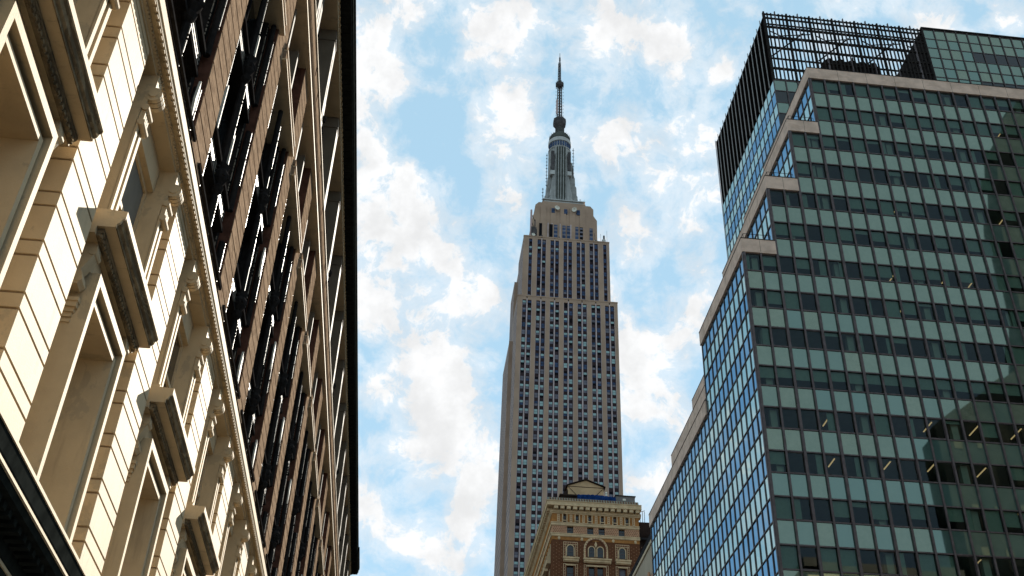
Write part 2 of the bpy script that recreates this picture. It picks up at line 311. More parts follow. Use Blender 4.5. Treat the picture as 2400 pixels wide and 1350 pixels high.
# ------------------------------------------------------------------ left building: stone base, brick shaft
XB = -6.0; PT = 6.55; PW = 1.72; Y00 = 15.05
def left_building():
    T = thing('brick_and_stone_building', (-14, 60, GZ), 'long sunlit building of cream stone below and tan brick above, with a black roof cornice', 'building')
    Y0, Y1 = 2.0, 117.0
    O = lambda o: XB+o
    def bx(b, o0, o1, y0, y1, z0, z1, mi=0): b.box(O(o0), O(o1), y0, y1, z0, z1, mi)
    def ext(b, prof, y0, y1, mi=0): b.prism(prof, lambda a, z: (O(a), y0, z), lambda a, z: (O(a), y1, z), mi)
    # core walls
    b = MB(); bx(b, -24, -1.25, Y0, Y1, GZ, 41.3); b.build('core_wall', 'interior_dark', T)
    sb = range(-2, 6)                                                   # bays whose stone part can be seen
    # ---- shopfront cornice below
    b = MB()
    ext(b, [(-1.2, 3.2), (-.25, 3.2), (-.25, 5.6), (.08, 5.7), (.08, 6.05), (.12, 6.1), (.14, 6.3), (.5, 6.36), (.53, 6.5), (.56, 6.56), (.6, 6.74), (.6, 6.82), (.1, 7.28), (-1.2, 7.28)], Y0, 60)
    b.build('shopfront_cornice', 'black_cornice', T)
    b = MB(); bx(b, .58, .625, Y0, 60, 6.78, 6.835); bx(b, .5, .56, Y0, 60, 6.47, 6.515); bx(b, .06, .105, Y0, 60, 6.0, 6.05); b.build('cornice_fillet', 'cream_stone', T)
    b = MB()
    for k in range(int(58/.30)): bx(b, .15, .42, Y0+.30*k, Y0+.30*k+.15, 6.24, 6.35)
    b.build('dentil_course', 'black_cornice', T)
    b = MB(); bx(b, -1.25, -.3, Y0, 60, GZ, 3.2); b.build('shopfront', 'black_iron', T)
    b = MB(); bx(b, -1.2, .06, Y0, 60, 7.3, 7.5); b.build('sill_course', 'cream_stone', T)
    # ---- piers with paired joints
    zs = [7.5]
    z = 7.97
    while z < 15.6: zs += [z, z+.275]; z += .94
    zs += [15.92]
    for i in sb:
        y0 = Y00+PT*i; b = MB(); c = MB()
        for k in range(len(zs)-1):
            lo = zs[k]+(.018 if k else 0); hi = zs[k+1]-(.018 if k < len(zs)-2 else 0)
            bx(b, -.9, 0, y0, y0+PW, lo, hi)
        p = b.build('pier', 'cream_stone', T, bevel=.008)
        bx(c, -.88, -.035, y0+.03, y0+PW-.03, 7.5, 15.92); c.build('joint', 'stone_joint', p)
    for i in sb:
        a = Y00+PT*i+PW; e = Y00+PT*(i+1); c = (a+e)/2
        # recessed wall behind
        b = MB()
        bx(b, -1.2, -.58, a-.1, c-1.05, 7.5, 12.3); bx(b, -1.2, -.58, c+1.05, e+.1, 7.5, 12.3); bx(b, -1.2, -.58, c-1.05, c+1.05, 10.97, 12.3)
        bx(b, -1.2, -.5, a-.1, c-1.35, 12.3, 15.93); bx(b, -1.2, -.5, c+1.35, e+.1, 12.3, 15.93); bx(b, -1.2, -.3, c-1.35, c+1.35, 15.3, 15.93)
        b.build('bay_wall', 'cream_stone', T)
        # lower window: stepped surround
        b = MB()
        for s in (-1, 1):
            y = lambda q: c+s*q
            bx(b, -.97, -.02, y(1.03), y(1.17), 7.5, 10.95); bx(b, -.97, -.09, y(1.173), y(1.235), 7.5, 11.01)
            bx(b, -.97, .07, y(1.238), y(1.40), 7.5, 11.2)
        bx(b, -.97, -.02, c-1.17, c+1.17, 10.953, 11.07); bx(b, -.97, -.09, c-1.235, c+1.235, 11.073, 11.13); bx(b, -.97, .07, c-1.40, c+1.40, 11.2, 11.36)
        b.build('window_surround', 'cream_stone', T)
        b = MB(); bx(b, -.80, -.76, c-1.03, c+1.03, 7.5, 10.95)
        w = b.build('window', 'window_glass_dark' if i != 0 else 'window_blind_grey', T)
        b = MB()
        for s in (-1, 1): bx(b, -.76, -.70, c+s*1.03, c+s*.95, 7.5, 10.95)
        bx(b, -.76, -.69, c-.95, c+.95, 9.2, 9.3); bx(b, -.76, -.70, c-.95, c+.95, 10.85, 10.95); bx(b, -.758, -.71, c-.04, c+.04, 7.5, 10.85)
        b.build('sash', 'cream_stone', w)
        b = MB(); bx(b, -.7, -.11, c-1.46, c+1.46, 11.36, 11.76); b.build('frieze', 'cream_stone', T)
        # pilasters carved on the flanks of the surround, capitals, consoles under the hood
        for s in (-1, 1):
            lo, hi = sorted((c+s*1.25, c+s*1.405))
            b = MB(); bx(b, -.75, -.20, lo, hi, 7.5, 10.42); bx(b, -.75, -.16, min(lo, c+s*1.2), max(hi, c+s*1.2)-.03*(s > 0), 7.5, 7.9); p = b.build('pilaster', 'cream_stone', T)
            b = MB()
            for o, z0, z1 in ((.03, 10.32, 10.37), (.04, 10.42, 10.5), (.08, 10.5, 10.58), (.13, 10.58, 10.68), (.16, 10.68, 10.75)): bx(b, -.75, -.21+o*.6, lo-o*(s < 0), hi+o*(s > 0), z0, z1)
            b.build('capital', 'cream_stone', p)
            b = MB(); mid = c+s*1.62
            ext(b, [(-.75, 10.9), (-.16, 10.9), (-.10, 10.98), (-.12, 11.1), (-.17, 11.2), (-.10, 11.34), (-.03, 11.5), (.0, 11.64), (-.02, 11.76), (-.75, 11.76)], mid-.15, mid+.15)
            b.cyl((O(-.06), mid-.165, 11.58), (O(-.06), mid+.165, 11.58), .08, n=12); b.cyl((O(-.15), mid-.16, 11.0), (O(-.15), mid+.16, 11.0), .06, n=10)
            b.build('console', 'cream_stone', T)
        # hood: pale lip and soffit, darker blotched mouldings between
        b = MB()
        ext(b, [(-.7, 11.762), (-.02, 11.762), (-.02, 11.90), (.29, 11.90), (.29, 12.11), (.43, 12.115), (.43, 12.25), (-.7, 12.32)], c-2.10, c+2.12)
        ext(b, [(.29, 11.90), (.31, 11.90), (.31, 11.96), (.36, 11.99), (.38, 12.06), (.42, 12.09), (.42, 12.115), (.29, 12.115)], c-2.12, c-2.06)
        h = b.build('window_hood', 'cream_stone', T)
        b = MB()
        ext(b, [(.292, 11.905), (.31, 11.905), (.31, 11.96), (.36, 11.99), (.38, 12.06), (.42, 12.09), (.42, 12.112), (.292, 12.112)], c-2.058, c+2.12)
        ext(b, [(-.018, 11.75), (.05, 11.75), (.05, 11.80), (.10, 11.83), (.10, 11.897), (-.018, 11.897)], c-2.02, c+2.05)
        for k in range(26): bx(b, .05, .085, c-2.0+k*.155, c-2.0+k*.155+.08, 11.73, 11.79)
        b.build('soffit_moulding', 'dark_moulding_stone', h)
        # upper window
        b = MB(); bx(b, -1.0, .05, c-1.85, c+1.85, 12.33, 12.46); b.build('window_sill', 'cream_stone', T)
        for s in (-1, 1):
            lo, hi = sorted((c+s*1.36, c+s*1.76)); mid = (lo+hi)/2
            b = MB(); bx(b, -.95, -.05, lo, hi, 12.46, 15.0); bx(b, -.06, .0, lo, lo+.13, 12.46, 14.72); bx(b, -.06, .0, hi-.13, hi, 12.46, 14.72)
            p = b.build('pilaster', 'cream_stone', T)
            b = MB()
            for q in range(4): bx(b, -.04, .06, lo+.02+q*.097, lo+.085+q*.097, 14.72, 15.02)
            for z0 in (14.66, 15.04): b.cyl((O(.04), lo-.02, z0), (O(.04), hi+.02, z0), .075, n=10)
            ext(b, [(-.9, 15.0), (-.02, 15.0), (.0, 15.1), (.02, 15.25), (.1, 15.4), (.1, 15.93), (-.9, 15.93)], lo+.02, hi-.02)
            for q in range(3): b.cyl((O(.10), lo+.01+q*.135, 15.42), (O(.10), lo+.115+q*.135, 15.42), .17, n=14)
            b.cyl((O(.10), lo-.015, 15.42), (O(.10), hi+.015, 15.42), .09, n=12)
            b.build('volute', 'cream_stone', p, smooth=False)
        b = MB(); bx(b, -.52, -.48, c-1.35, c+1.35, 12.46, 15.3)
        w = b.build('window', 'window_glass_dark' if i != 0 else 'window_blind_grey', T)
        b = MB()
        for s in (-1, 1): bx(b, -.48, -.43, c+s*1.35, c+s*1.27, 12.46, 15.3)
        bx(b, -.48, -.42, c-1.27, c+1.27, 13.85, 13.95); bx(b, -.48, -.43, c-1.27, c+1.27, 15.2, 15.3)
        b.build('sash', 'cream_stone', w)
    # ---- belt cornice
    b = MB()
    ext(b, [(-1.2, 15.93), (.03, 15.93), (.03, 15.99), (.075, 16.0), (.075, 16.05), (.11, 16.06), (.11, 16.085), (-1.2, 16.085)], Y0, 62)
    ext(b, [(-1.2, 16.088), (.255, 16.088), (.265, 16.12), (.25, 16.15), (.25, 16.19), (.28, 16.21), (.30, 16.42), (-.1, 16.5), (-1.2, 16.5)], Y0, 62)
    q = b.build('belt_cornice', 'cream_stone', T)
    b = MB()
    for k in range(int(59/.19)): bx(b, .19, .245, Y0+.19*k, Y0+.19*k+.105, 16.045, 16.086)
    b.build('dentil_course', 'cream_stone', q)
    b = MB()
    for k in range(int(59/.11)): bx(b, .072, .1, Y0+.11*k, Y0+.11*k+.06, 16.0, 16.05)
    b.build('bead_moulding', 'cream_stone', q)
    b = MB(); bx(b, .112, .188, Y0, 62, 16.07, 16.087); b.build('soffit', 'soffit_shade_stone', q)
    # ---- brick shaft
    BO = -.12
    floors = [16.5, 20.0, 24.25, 28.4]
    for i in range(-1, 16):
        y0 = Y00+PT*i+.03; b = MB(); g = MB(); pitch = .56
        z = 16.5
        while z < 32.9:
            hi = min(z+pitch-.065, 32.98); bx(b, -.95, BO, y0, y0+PW, z, hi); z += pitch
        p = b.build('brick_pier', 'tan_brick', T)
        bx(g, -.93, BO-.10, y0+.02, y0+PW-.02, 16.5, 32.97); g.build('joint', 'brick_joint', p)
        b = MB(); bx(b, -.96, BO-.02, y0-.015, y0-.002, 16.5, 32.98); b.build('pier_return', 'shaded_brick', p)  # dark sheet over the flank, its shade put into the colour
        if i == 15: break
        a = y0+PW; e = y0+PT; c = (a+e)/2
        # iron bay front
        for k, (z0, z1) in enumerate(((16.5, 19.5), (20.4, 23.75), (24.7, 28.3), (29.3, 33.0))):
            for s in (-1, 1):
                lo, hi = sorted((c+s*.22, c+s*2.05))
                b = MB(); bx(b, -.98, -.9, lo, hi, z0, z1); w = b.build('window', 'window_glass_dark', T)
                b = MB(); m = (lo+hi)/2
                bx(b, -.9, -.72, lo, lo+.09, z0, z1); bx(b, -.9, -.72, hi-.09, hi, z0, z1); bx(b, -.9, -.8, lo+.09, hi-.09, (z0+z1)/2, (z0+z1)/2+.1)
                if k == 3: bx(b, -.9, -.30, m-.10, m+.10, z0, z1-.5)
                b.build('sash', 'attic_stone' if k == 3 else 'black_iron', w)
                if k < 3:
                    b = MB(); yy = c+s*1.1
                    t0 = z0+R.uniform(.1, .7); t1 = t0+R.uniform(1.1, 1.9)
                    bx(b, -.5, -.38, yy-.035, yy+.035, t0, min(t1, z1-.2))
                    if R.random() < .5: b.build('lit_stile', 'white_sunlit_trim', w)
        b = MB()   # frame: jambs, spandrels
        for s in (-1, 1):
            lo, hi = sorted((c+s*2.06, c+s*2.40)); bx(b, -.95, -.45, lo, hi, 16.5, 28.3)
        for zf in (20.0, 24.25):
            bx(b, -.95, -.5, c-2.06, c+2.06, zf-.55, zf+.42)
            bx(b, -.5, -.30, c-2.06, c+2.06, zf-.52, zf-.40); bx(b, -.5, -.26, c-2.06, c+2.06, zf+.28, zf+.40)
        b.build('iron_frame', 'black_iron', T)
        for zf in (20.0, 24.25):
            b = MB()
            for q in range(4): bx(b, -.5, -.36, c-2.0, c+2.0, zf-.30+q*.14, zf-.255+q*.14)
            b.build('spandrel_rib', 'glint_iron', T)
            for s in (0,):
                yy = c+s*2.2
                b = MB(); b.lathe([(.05, zf-.75), (.16, zf-.6), (.2, zf-.45), (.13, zf-.38), (.24, zf-.2), (.27, zf-.02), (.2, zf+.12), (.24, zf+.3), (.1, zf+.4)], O(-.28), yy, 9)
                for q in range(7):
                    an = q*.9; b.ball((O(-.28)+.22*cos(an), yy+.22*sin(an), zf-.1+.12*(q % 3)), .07, 6)
                b.build('capital', 'black_iron', T)
        for s in (-1, 0, 1):
            b = MB(); yy = c+s*2.2
            for z0, z1 in ((16.5, 19.25), (20.4, 23.5), (24.65, 28.3)):
                b.cyl((O(-.28), yy, z0), (O(-.28), yy, z1), .10, .085, n=8)
            p = b.build('colonnette', 'black_iron', T)
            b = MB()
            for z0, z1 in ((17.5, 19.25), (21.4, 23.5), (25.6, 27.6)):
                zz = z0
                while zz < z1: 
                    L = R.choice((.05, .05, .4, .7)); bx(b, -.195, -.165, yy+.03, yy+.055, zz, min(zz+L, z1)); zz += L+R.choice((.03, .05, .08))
            b.build('bead_strip', 'glint_iron', p)  # broken pale dashes stand for sun glints along the bead
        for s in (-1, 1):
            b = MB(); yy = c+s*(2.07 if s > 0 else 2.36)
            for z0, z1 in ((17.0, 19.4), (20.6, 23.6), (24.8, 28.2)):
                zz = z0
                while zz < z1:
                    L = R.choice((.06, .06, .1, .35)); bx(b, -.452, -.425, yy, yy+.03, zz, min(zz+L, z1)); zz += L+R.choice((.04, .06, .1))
            b.build('bead_strip', 'glint_iron', T)
            for z0 in (20.42, 24.67):
                b = MB(); yy = c+s*1.1
                bx(b, -.9, -.40, yy-.85, yy+.85, z0-.10, z0-.02); bx(b, -.9, -.36, yy-.88, yy+.88, z0-.02, z0)
                for q in range(3): bx(b, -.62, -.42, yy-.7+q*.66, yy-.62+q*.66, z0-.32, z0-.10)
                b.build('window_sill', 'black_iron', T)
        # white slivers on the bay sides, standing for sunlit polished faces
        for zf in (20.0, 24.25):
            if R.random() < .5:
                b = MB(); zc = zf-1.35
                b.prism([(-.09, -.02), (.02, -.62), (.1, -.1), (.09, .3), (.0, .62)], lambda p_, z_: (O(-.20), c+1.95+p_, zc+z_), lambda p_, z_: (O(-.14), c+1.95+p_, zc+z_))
                b.build('lit_sliver', 'white_sunlit_trim', T)
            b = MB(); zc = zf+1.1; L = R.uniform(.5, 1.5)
            bx(b, -.34, -.24, a+.14, a+.22, zc, zc+L); b.build('lit_jamb_sliver', 'white_sunlit_trim', T)
        # ledge and beams
        b = MB(); bx(b, -.14, -.07, a-.62, e+.2, 17.88, 17.97); b.build('iron_ledge', 'black_iron', T)
        b = MB(); bx(b, -.04, -.01, a-2.2, e+.55, 17.42, 17.44); b.build('cable', 'black_iron', T)
        b = MB(); bx(b, -.95, .0, a-.25, e+.25, 28.45, 28.85); bx(b, -.95, -.03, a-.2, e+.2, 29.0, 29.25); q = b.build('stone_beam', 'tan_brick', T)
        b = MB(); bx(b, -.95, .05, a-.28, e+.28, 28.38, 28.44); bx(b, -.95, .03, a-.25, e+.25, 28.853, 28.90); b.build('beam_fillet', 'cream_stone', q)
        b = MB(); bx(b, -.95, -.05, a-.2, e+.22, 28.905, 28.995); b.build('beam_flashing', 'black_iron', q)
    # ---- upper belt, attic, roof cornice
    b = MB(); ext(b, [(-1.2, 33.0), (.02, 33.0), (.02, 33.1), (.1, 33.2), (.14, 33.3), (.14, 33.95), (.0, 34.1), (-1.2, 34.1)], Y0, Y1)
    q = b.build('upper_belt', 'tan_brick', T)
    b = MB(); bx(b, -1.2, .06, Y0, Y1, 32.86, 32.99); bx(b, .1, .2, Y0, Y1, 33.96, 34.04); b.build('belt_fillet', 'cream_stone', q)
    b = MB(); y = Y0+1
    while y < Y1: bx(b, .12, .146, y, y+.16, 33.45, 33.9); y += R.choice((1.6, 3.3, 4.9))
    b.build('belt_slot', 'brick_joint', q)
    for i in range(0, 16):
        y0 = Y00+PT*i-.75
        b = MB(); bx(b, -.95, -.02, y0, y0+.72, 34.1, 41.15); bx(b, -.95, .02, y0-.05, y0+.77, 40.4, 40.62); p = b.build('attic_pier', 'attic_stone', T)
        b = MB()
        for zz in (35.2, 36.9, 38.6): bx(b, -.03, -.015, y0+.26, y0+.36, zz, zz+.8)
        b.build('slot', 'brick_joint', p)
        if i % 2 == 0:
            b = MB(); b.ball((O(-.05), y0+.95, 35.2), .22, 8, sq=(.6, .8, 1.9)); b.ball((O(.02), y0+.9, 36.0), .17, 8, sq=(.7, .8, 1.4)); b.cyl((O(-.1), y0+1.0, 34.2), (O(-.1), y0+1.0, 35.2), .07, .15); b.build('iron_cartouche', 'black_iron', T)
        a = y0+.72; e = y0+PT; 
        for s in (0, 1):
            lo = a+.35+s*(PT-.72-.5)/2; hi = lo+(PT-.72-1.1)/2
            b = MB(); bx(b, -.98, -.9, lo, hi, 34.4, 40.4); w = b.build('window', 'window_glass_dark', T)
            b = MB(); bx(b, -.9, -.78, lo, lo+.1, 34.4, 40.4); bx(b, -.9, -.78, hi-.1, hi, 34.4, 40.4); bx(b, -.9, -.8, lo+.1, hi-.1, 37.2, 37.6); b.build('sash', 'black_iron', w)
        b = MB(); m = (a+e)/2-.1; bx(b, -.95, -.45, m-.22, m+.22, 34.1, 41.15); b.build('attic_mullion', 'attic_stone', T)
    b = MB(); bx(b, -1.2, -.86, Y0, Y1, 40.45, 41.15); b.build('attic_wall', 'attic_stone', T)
    b = MB(); ext(b, [(-1.2, 41.15), (.03, 41.15), (.05, 41.3), (.05, 41.42), (.09, 41.44), (.09, 41.5), (-1.2, 41.5)], Y0, Y1); q = b.build('attic_moulding', 'cream_stone', T)
    b = MB()
    for k in range(int((Y1-Y0)/.42)): bx(b, .052, .12, Y0+.42*k, Y0+.42*k+.2, 41.31, 41.41)
    b.build('dentil_course', 'cream_stone', q)
    b = MB()
    ext(b, [(-2, 41.503), (.12, 41.503), (.16, 41.56), (.62, 41.58), (.64, 41.7), (.70, 41.74), (.72, 42.0), (.78, 42.05), (.78, 42.25), (-2, 42.5)], Y0, Y1-5.0)
    ext(b, [(-2, 41.503), (.14, 41.503), (.18, 41.55), (.70, 41.57), (.72, 41.7), (.78, 41.74), (.80, 42.02), (.86, 42.07), (.86, 42.3), (-2, 42.55)], Y1-5.0, Y1+.6)
    q = b.build('roof_cornice', 'black_cornice', T)
    b = MB()
    for k in range(int((Y1-Y0)/.62)): bx(b, .2, .56, Y0+.62*k, Y0+.62*k+.2, 41.5, 41.575)
    b.build('modillion', 'black_cornice', q, kind='stuff')
    return T
left_building()
exec_later = []

def pix(x, y, z):            # where a point lands in the 2400 x 1350 photograph (used only to rank windows by size)
    v = Vector((x, y, z)); d = v.dot(fw)
    return 1200+SX+FPX*v.dot(rt)/d, 675+SY-FPX*v.dot(up)/d

# ------------------------------------------------------------------ glass office tower on the right
def glass_tower():
    T = thing('office_tower', (45, 98, GZ), 'green glass office tower stepping back from the street under tan parapets', 'building')
    m = 1.474; X0 = 26.0; YF = 77.61; H = 3.65; ZT = 56.81; WH = 1.80
    YBK = 93.30; YE = 120.30; ms = (YBK-YF)/11; NJ = 30; ms2 = (YE-YBK)/19
    XS = [X0+2*m*k for k in range(4)]; TOP = [ZT+2*H*k for k in range(4)]
    XR = X0+m*25; ZB = ZT-10*H; EPS = .15
    ys = [YF+ms*j for j in range(12)]+[YBK+ms2*j for j in range(1, 20)]
    # solid masses behind the glass (roofs, back walls)
    b = MB()
    for k in range(4):
        b.box(XS[k]+.3, XR if k == 3 else XS[k+1]+.3, YF+7.2, YBK, GZ, TOP[k]-.2)
        b.box(XS[k]+.3, XR if k == 3 else XS[k+1]+.3, YBK+.002, YE-.3, GZ, TOP[k]-2*H-.2)
    b.box(X0+.3, XR, YF+.3, YF+7.2, GZ, ZB)
    b.build('core_wall', 'interior_dark', T)
    b = MB()
    for k in range(4):
        x1 = XR if k == 3 else XS[k+1]+.3
        b.box(XS[k]+.05, x1, YF+.05, YBK, TOP[k]-.19, TOP[k]+.25); b.box(XS[k]+.05, x1, YBK+.01, YE-.05, TOP[k]-2*H-.19, TOP[k]-2*H+.25)
    b.build('terrace_roof', 'roof_gravel', T)
    # interior of the south side: ceilings and columns
    b = MB(); c = MB()
    for r in range(-6, 10):
        k = max(0, (1-r)//2) if r < 0 else 0
        zt = ZT-H*r; x0 = XS[k]
        if r > -2*k: b.box(x0+.35, XR, YF+.12, YF+7.19, zt+.03, zt+.15)
        else: b.box(x0+.35, XR, YF+.12, YF+7.19, zt-.03, zt-.004)
        b.box(x0+.35, XR, YF+.12, YF+7.19, zt-WH-.12, zt-WH-.03)
        for j in range(0, 25, 5):
            if j >= 2*k: c.box(X0+m*j+.75, X0+m*j+1.3, YF+.4, YF+.95, zt-WH, zt-.05)
        if k: c.box(XS[k]+m+.2, XS[k]+m+.55, YF+.3, YF+.6, zt-WH, zt-.05)
    b.build('ceiling_slab', 'ceiling_tile', T); c.build('column_cover', 'column_cover', T)
    # south facade
    cells = []
    for r in range(-6, 10):
        k = max(0, (1-r)//2) if r < 0 else 0
        for n in range(2*k, 25):
            zt = ZT-H*r; x = X0+m*(n+.5); px, py = pix(x, YF, zt-.9)
            vis = -40 < px < 2440 and -40 < py < 1400
            a0 = pix(X0+m*n, YF, zt-WH); a1 = pix(X0+m*(n+1), YF, zt)
            cells.append(((abs((a1[0]-a0[0])*(a1[1]-a0[1])) if vis else 0), r, n))
    big = set((r, n) for _, r, n in sorted(cells, reverse=True)[:100])
    sp = MB(); rest = MB(); rblind = MB(); RW = random.Random(5)
    rowkind = {0: .8, 1: .5, 2: .8, 3: .25, 4: .75, 5: .75, 6: .4, 7: .7, 8: .3, -1: .3, -2: .6, -3: .75, -4: .75, -5: .15, -6: .25}
    def tilt(): return RW.gauss(0, .0016), RW.gauss(0, .0016)
    lamps = {-5: (40.1, 45.8, 48.7, 54.3), -6: (44.2, 55.5), 0: (37.3, 39.9, 44.6, 47.2, 49.5), -3: (37.7,), -2: (41.4, 51.8), 1: (39.9,), 4: (31.7, 35.9, 40.0, 43.9, 47.5), 5: (31.5, 35.9, 39.4, 43.6), 6: (45.2,), 7: (41.5,)}
    for r, xs in lamps.items():
        for xc in xs:
            b = MB(); ya = YF+RW.uniform(.35, .6) if r in (4, 5, 6, 7) else YF+RW.uniform(1.2, 1.6); L = RW.uniform(1.3, 1.9) if r in (4, 5) else RW.uniform(.7, 1.1)
            b.box(xc-.04, xc+.04, ya, ya+L, ZT-H*r-.12, ZT-H*r-.06); b.box(xc-.09, xc+.09, ya-.05, ya+L+.05, ZT-H*r-.058, ZT-H*r+.02, 1)
            b.build('ceiling_lamp', ['warm_tube', 'ceiling_tile'], T)
    for _, r, n in cells:
        zt = ZT-H*r; x0 = X0+m*n+.05; x1 = X0+m*(n+1)-.05
        a, c2 = tilt()
        def P(x, z, off=0.): return (x, YF+off+a*(x-(x0+x1)/2)+c2*(z-zt), z)
        sq = MB() if (r, n) in big else sp
        sq.quad(P(x0, zt-H+.05), P(x1, zt-H+.05), P(x1, zt-WH-.05), P(x0, zt-WH-.05))
        if sq is not sp: sq.build('spandrel_panel', 'spandrel_glass', T)
        a, c2 = tilt()
        z0, z1 = zt-WH+.05, zt-.05
        q = rest
        if (r, n) in big: q = MB()
        q.quad(P(x0, z0, .04), P(x1, z0, .04), P(x1, z1, .04), P(x0, z1, .04))
        w = q.build('window', 'vision_glass', T) if q is not rest else None
        # roller blind / drawn curtain
        u = RW.random(); bl = MB() if w else rblind; made = False; yb = YF+.16
        pd = rowkind.get(r, .5)
        if r == 3 or (r == 0 and n > 4): u = max(u, pd+.01) if RW.random() < .85 else u
        if u > pd:
            f = RW.choice((1, 1, 1, .55, .6, .7, .72)) if r not in (0, 3) else (RW.choice((.5, .55, .58)) if r == 3 else RW.choice((.6, .68, .72, 1)))
            bl.box(x0+.03, x1-.03, yb, yb+.02, z1-(z1-z0)*f, z1); made = True
        elif u < pd*.28:
            side = RW.random() < .5; wd = RW.uniform(.3, .65)
            xa, xb = (x0+.03, x0+wd) if side else (x1-wd, x1-.03)
            bl.box(xa, xb, yb, yb+.02, z0, z1); made = True
        elif u < pd*.45:
            bl.box(x0+.03, x1-.03, yb, yb+.02, z1-(z1-z0)*RW.uniform(.12, .3), z1); made = True
        if w and made: bl.build('blind', 'blind_fabric', w)
        if w and n % 2 == 1 and u < pd:
            s = MB()
            for xa, xb, za, zb in ((x0, x0+.06, z0, z1), (x1-.06, x1, z0, z1), (x0+.06, x1-.06, z0, z0+.06), (x0+.06, x1-.06, z1-.06, z1)): s.box(xa, xb, YF-.01, YF+.03, za, zb)
            s.build('sash', 'bronze_mullion', w)
    sp.build('spandrel_panel', 'spandrel_glass', T, kind='stuff')
    rest.build('window', 'vision_glass', T, kind='stuff'); rblind.build('blind', 'blind_fabric', T, kind='stuff')
    mu = MB()
    for n in range(0, 26):
        k = min(n//2, 3); x = X0+m*n; top = TOP[k]
        w = .085 if n in (0, 2, 4, 6) else .055
        mu.box(x-w, x+w, YF-.15, YF+.06, ZB, top)
        mu.box(x-w-.025, x+w+.025, YF-.17, YF-.145, ZB, top-.004)
    mu.build('mullion', 'bronze_mullion', T)
    tr = MB()
    for r in range(-6, 10):
        k = max(0, (1-r)//2) if r < 0 else 0
        for zc in (ZT-H*r, ZT-H*r-WH):
            if zc > TOP[k]-.1: tr.box(XS[k], XR, YF-.05, YF+.08, zc-.10, zc-.003)
            else: tr.box(XS[k], XR, YF-.06, YF+.08, zc-.055, zc+.055)
    tr.build('transom', 'bronze_mullion', T)
    # street facade and the flanks above each terrace
    gw = MB(); gs = MB(); mu = MB(); tr = MB()
    for k in range(4):
        x = XS[k]
        for j in range(30):
            ya, yb = ys[j], ys[j+1]
            top = TOP[k] if j < 11 else TOP[k]-2*H
            low = ZB if k == 0 else (top-2*H)
            if k > 0: low = TOP[k-1] if j < 11 else TOP[k-1]-2*H
            r = 0
            zt = top
            while zt > low+.1:
                for z1, z0, q in ((zt, zt-WH, gw), (zt-WH, zt-H, gs)):
                    a, c2 = RW.gauss(0, .006), RW.gauss(0, .006)
                    yc, zc = (ya+yb)/2, (z0+z1)/2
                    P = lambda y, z: (x+.02+a*(y-yc)+c2*(z-zc), y, z)
                    q.quad(P(yb-.05, z0+.04), P(ya+.05, z0+.04), P(ya+.05, z1-.04), P(yb-.05, z1-.04))
                    tr.box(x-.05, x+.1, ya+.04, yb-.04, z0-.04, z0+.04)
                zt -= H
        for j in range(31):
            jj = min(j, 29); top = TOP[k] if j <= 11 else TOP[k]-2*H
            low = ZB if k == 0 else (TOP[k-1] if j <= 11 else TOP[k-1]-2*H)
            if j == 0: continue
            mu.box(x-.05, x+.06, ys[j]-.05, ys[j]+.05, low, top-.002)
        top = TOP[k]; low = ZB if k == 0 else TOP[k-1]
        mu.box(x-.16, x-.0875, YF-.12, YF+.12, low, top-.002)
    gw.build('street_window', 'street_glass', T, kind='stuff'); gs.build('street_spandrel', 'street_spandrel', T, kind='stuff')
    mu.build('street_mullion', 'bronze_mullion', T); tr.build('street_transom', 'bronze_mullion', T)
    # end walls facing up the street where the wing steps down
    b = MB()
    for k in range(4):
        x1 = XS[k+1] if k < 3 else XR
        b.box(XS[k]+.05, x1+.2, YBK-.2, YBK-.01, TOP[k]-2*H, TOP[k]); b.box(XS[k]+.05, x1+.2, YE-.2, YE-.01, GZ, TOP[k]-2*H)
    b.build('end_wall', 'concrete_coping', T)
    # parapets
    for k in range(4):
        t = TOP[k]; x = XS[k]; x1 = (XS[k+1]-.06) if k < 3 else XR
        b = MB()
        b.box(x-.17, x1, YF-.19, YF+.15, t+.001, t+1.40)
        b.box(x-.17, x+.15, YF+.151, YBK+.1, t+.001, t+1.40)
        b.box(x-.17, x+.15, YBK+.101, YE+.1, t-2*H+.001, t-2*H+1.40)
        p = b.build('parapet', 'concrete_coping', T)
        b = MB(); b.box(x-.20, x1, YF-.22, YF+.2, t+1.402, t+1.47); b.box(x-.20, x+.2, YF+.201, YBK+.12, t+1.402, t+1.47); b.box(x-.20, x+.2, YBK+.121, YE+.12, t-2*H+1.402, t-2*H+1.47)
        b.build('coping_flashing', 'steel_dark', p)
        b = MB(); xx = x+2.95*(.5 if k < 3 else 1)
        while xx < x1-.3: b.box(xx-.012, xx+.012, YF-.193, YF-.188, t+.02, t+1.38); xx += 2.95
        yy = YF+2.6
        while yy < YE-.5: tt = t if yy < YBK else t-2*H; b.box(x-.173, x-.168, yy-.012, yy+.012, tt+.02, tt+1.38); yy += 2.84
        b.build('panel_joint', 'steel_dark', p)
        if k < 3:
            b = MB(); z0 = t+1.46; z1 = z0+.62; ya = YF+.05; xe = XS[k+1]-.35
            for x_ in (x+.15, (x+xe)/2, xe): b.cyl((x_, ya, z0), (x_, ya, z1), .022, n=6)
            b.cyl((x+.15, ya, z1), (xe, ya, z1), .026, n=6); b.cyl((x+.15, ya, z1), (x+.15, ya+6, z1), .026, n=6)
            for q in range(1, 5): b.cyl((x+.15, ya+1.5*q, z0), (x+.15, ya+1.5*q, z1), .022, n=6)
            b.build('terrace_railing', 'steel_dark', T)
    # ---------------- upper slab, set back
    XU, YU, XV = 38.07, 95.0, 59.0; ZU = 95.6; ZTOP = 107.45
    b = MB(); b.box(XU+.3, XR+20, YU+.3, YE, 50, ZU-.4); b.build('upper_core', 'interior_dark', T)
    gw = MB(); gs = MB(); mu = MB(); tr = MB()
    nU = 14; mU = (XV-XU)/nU
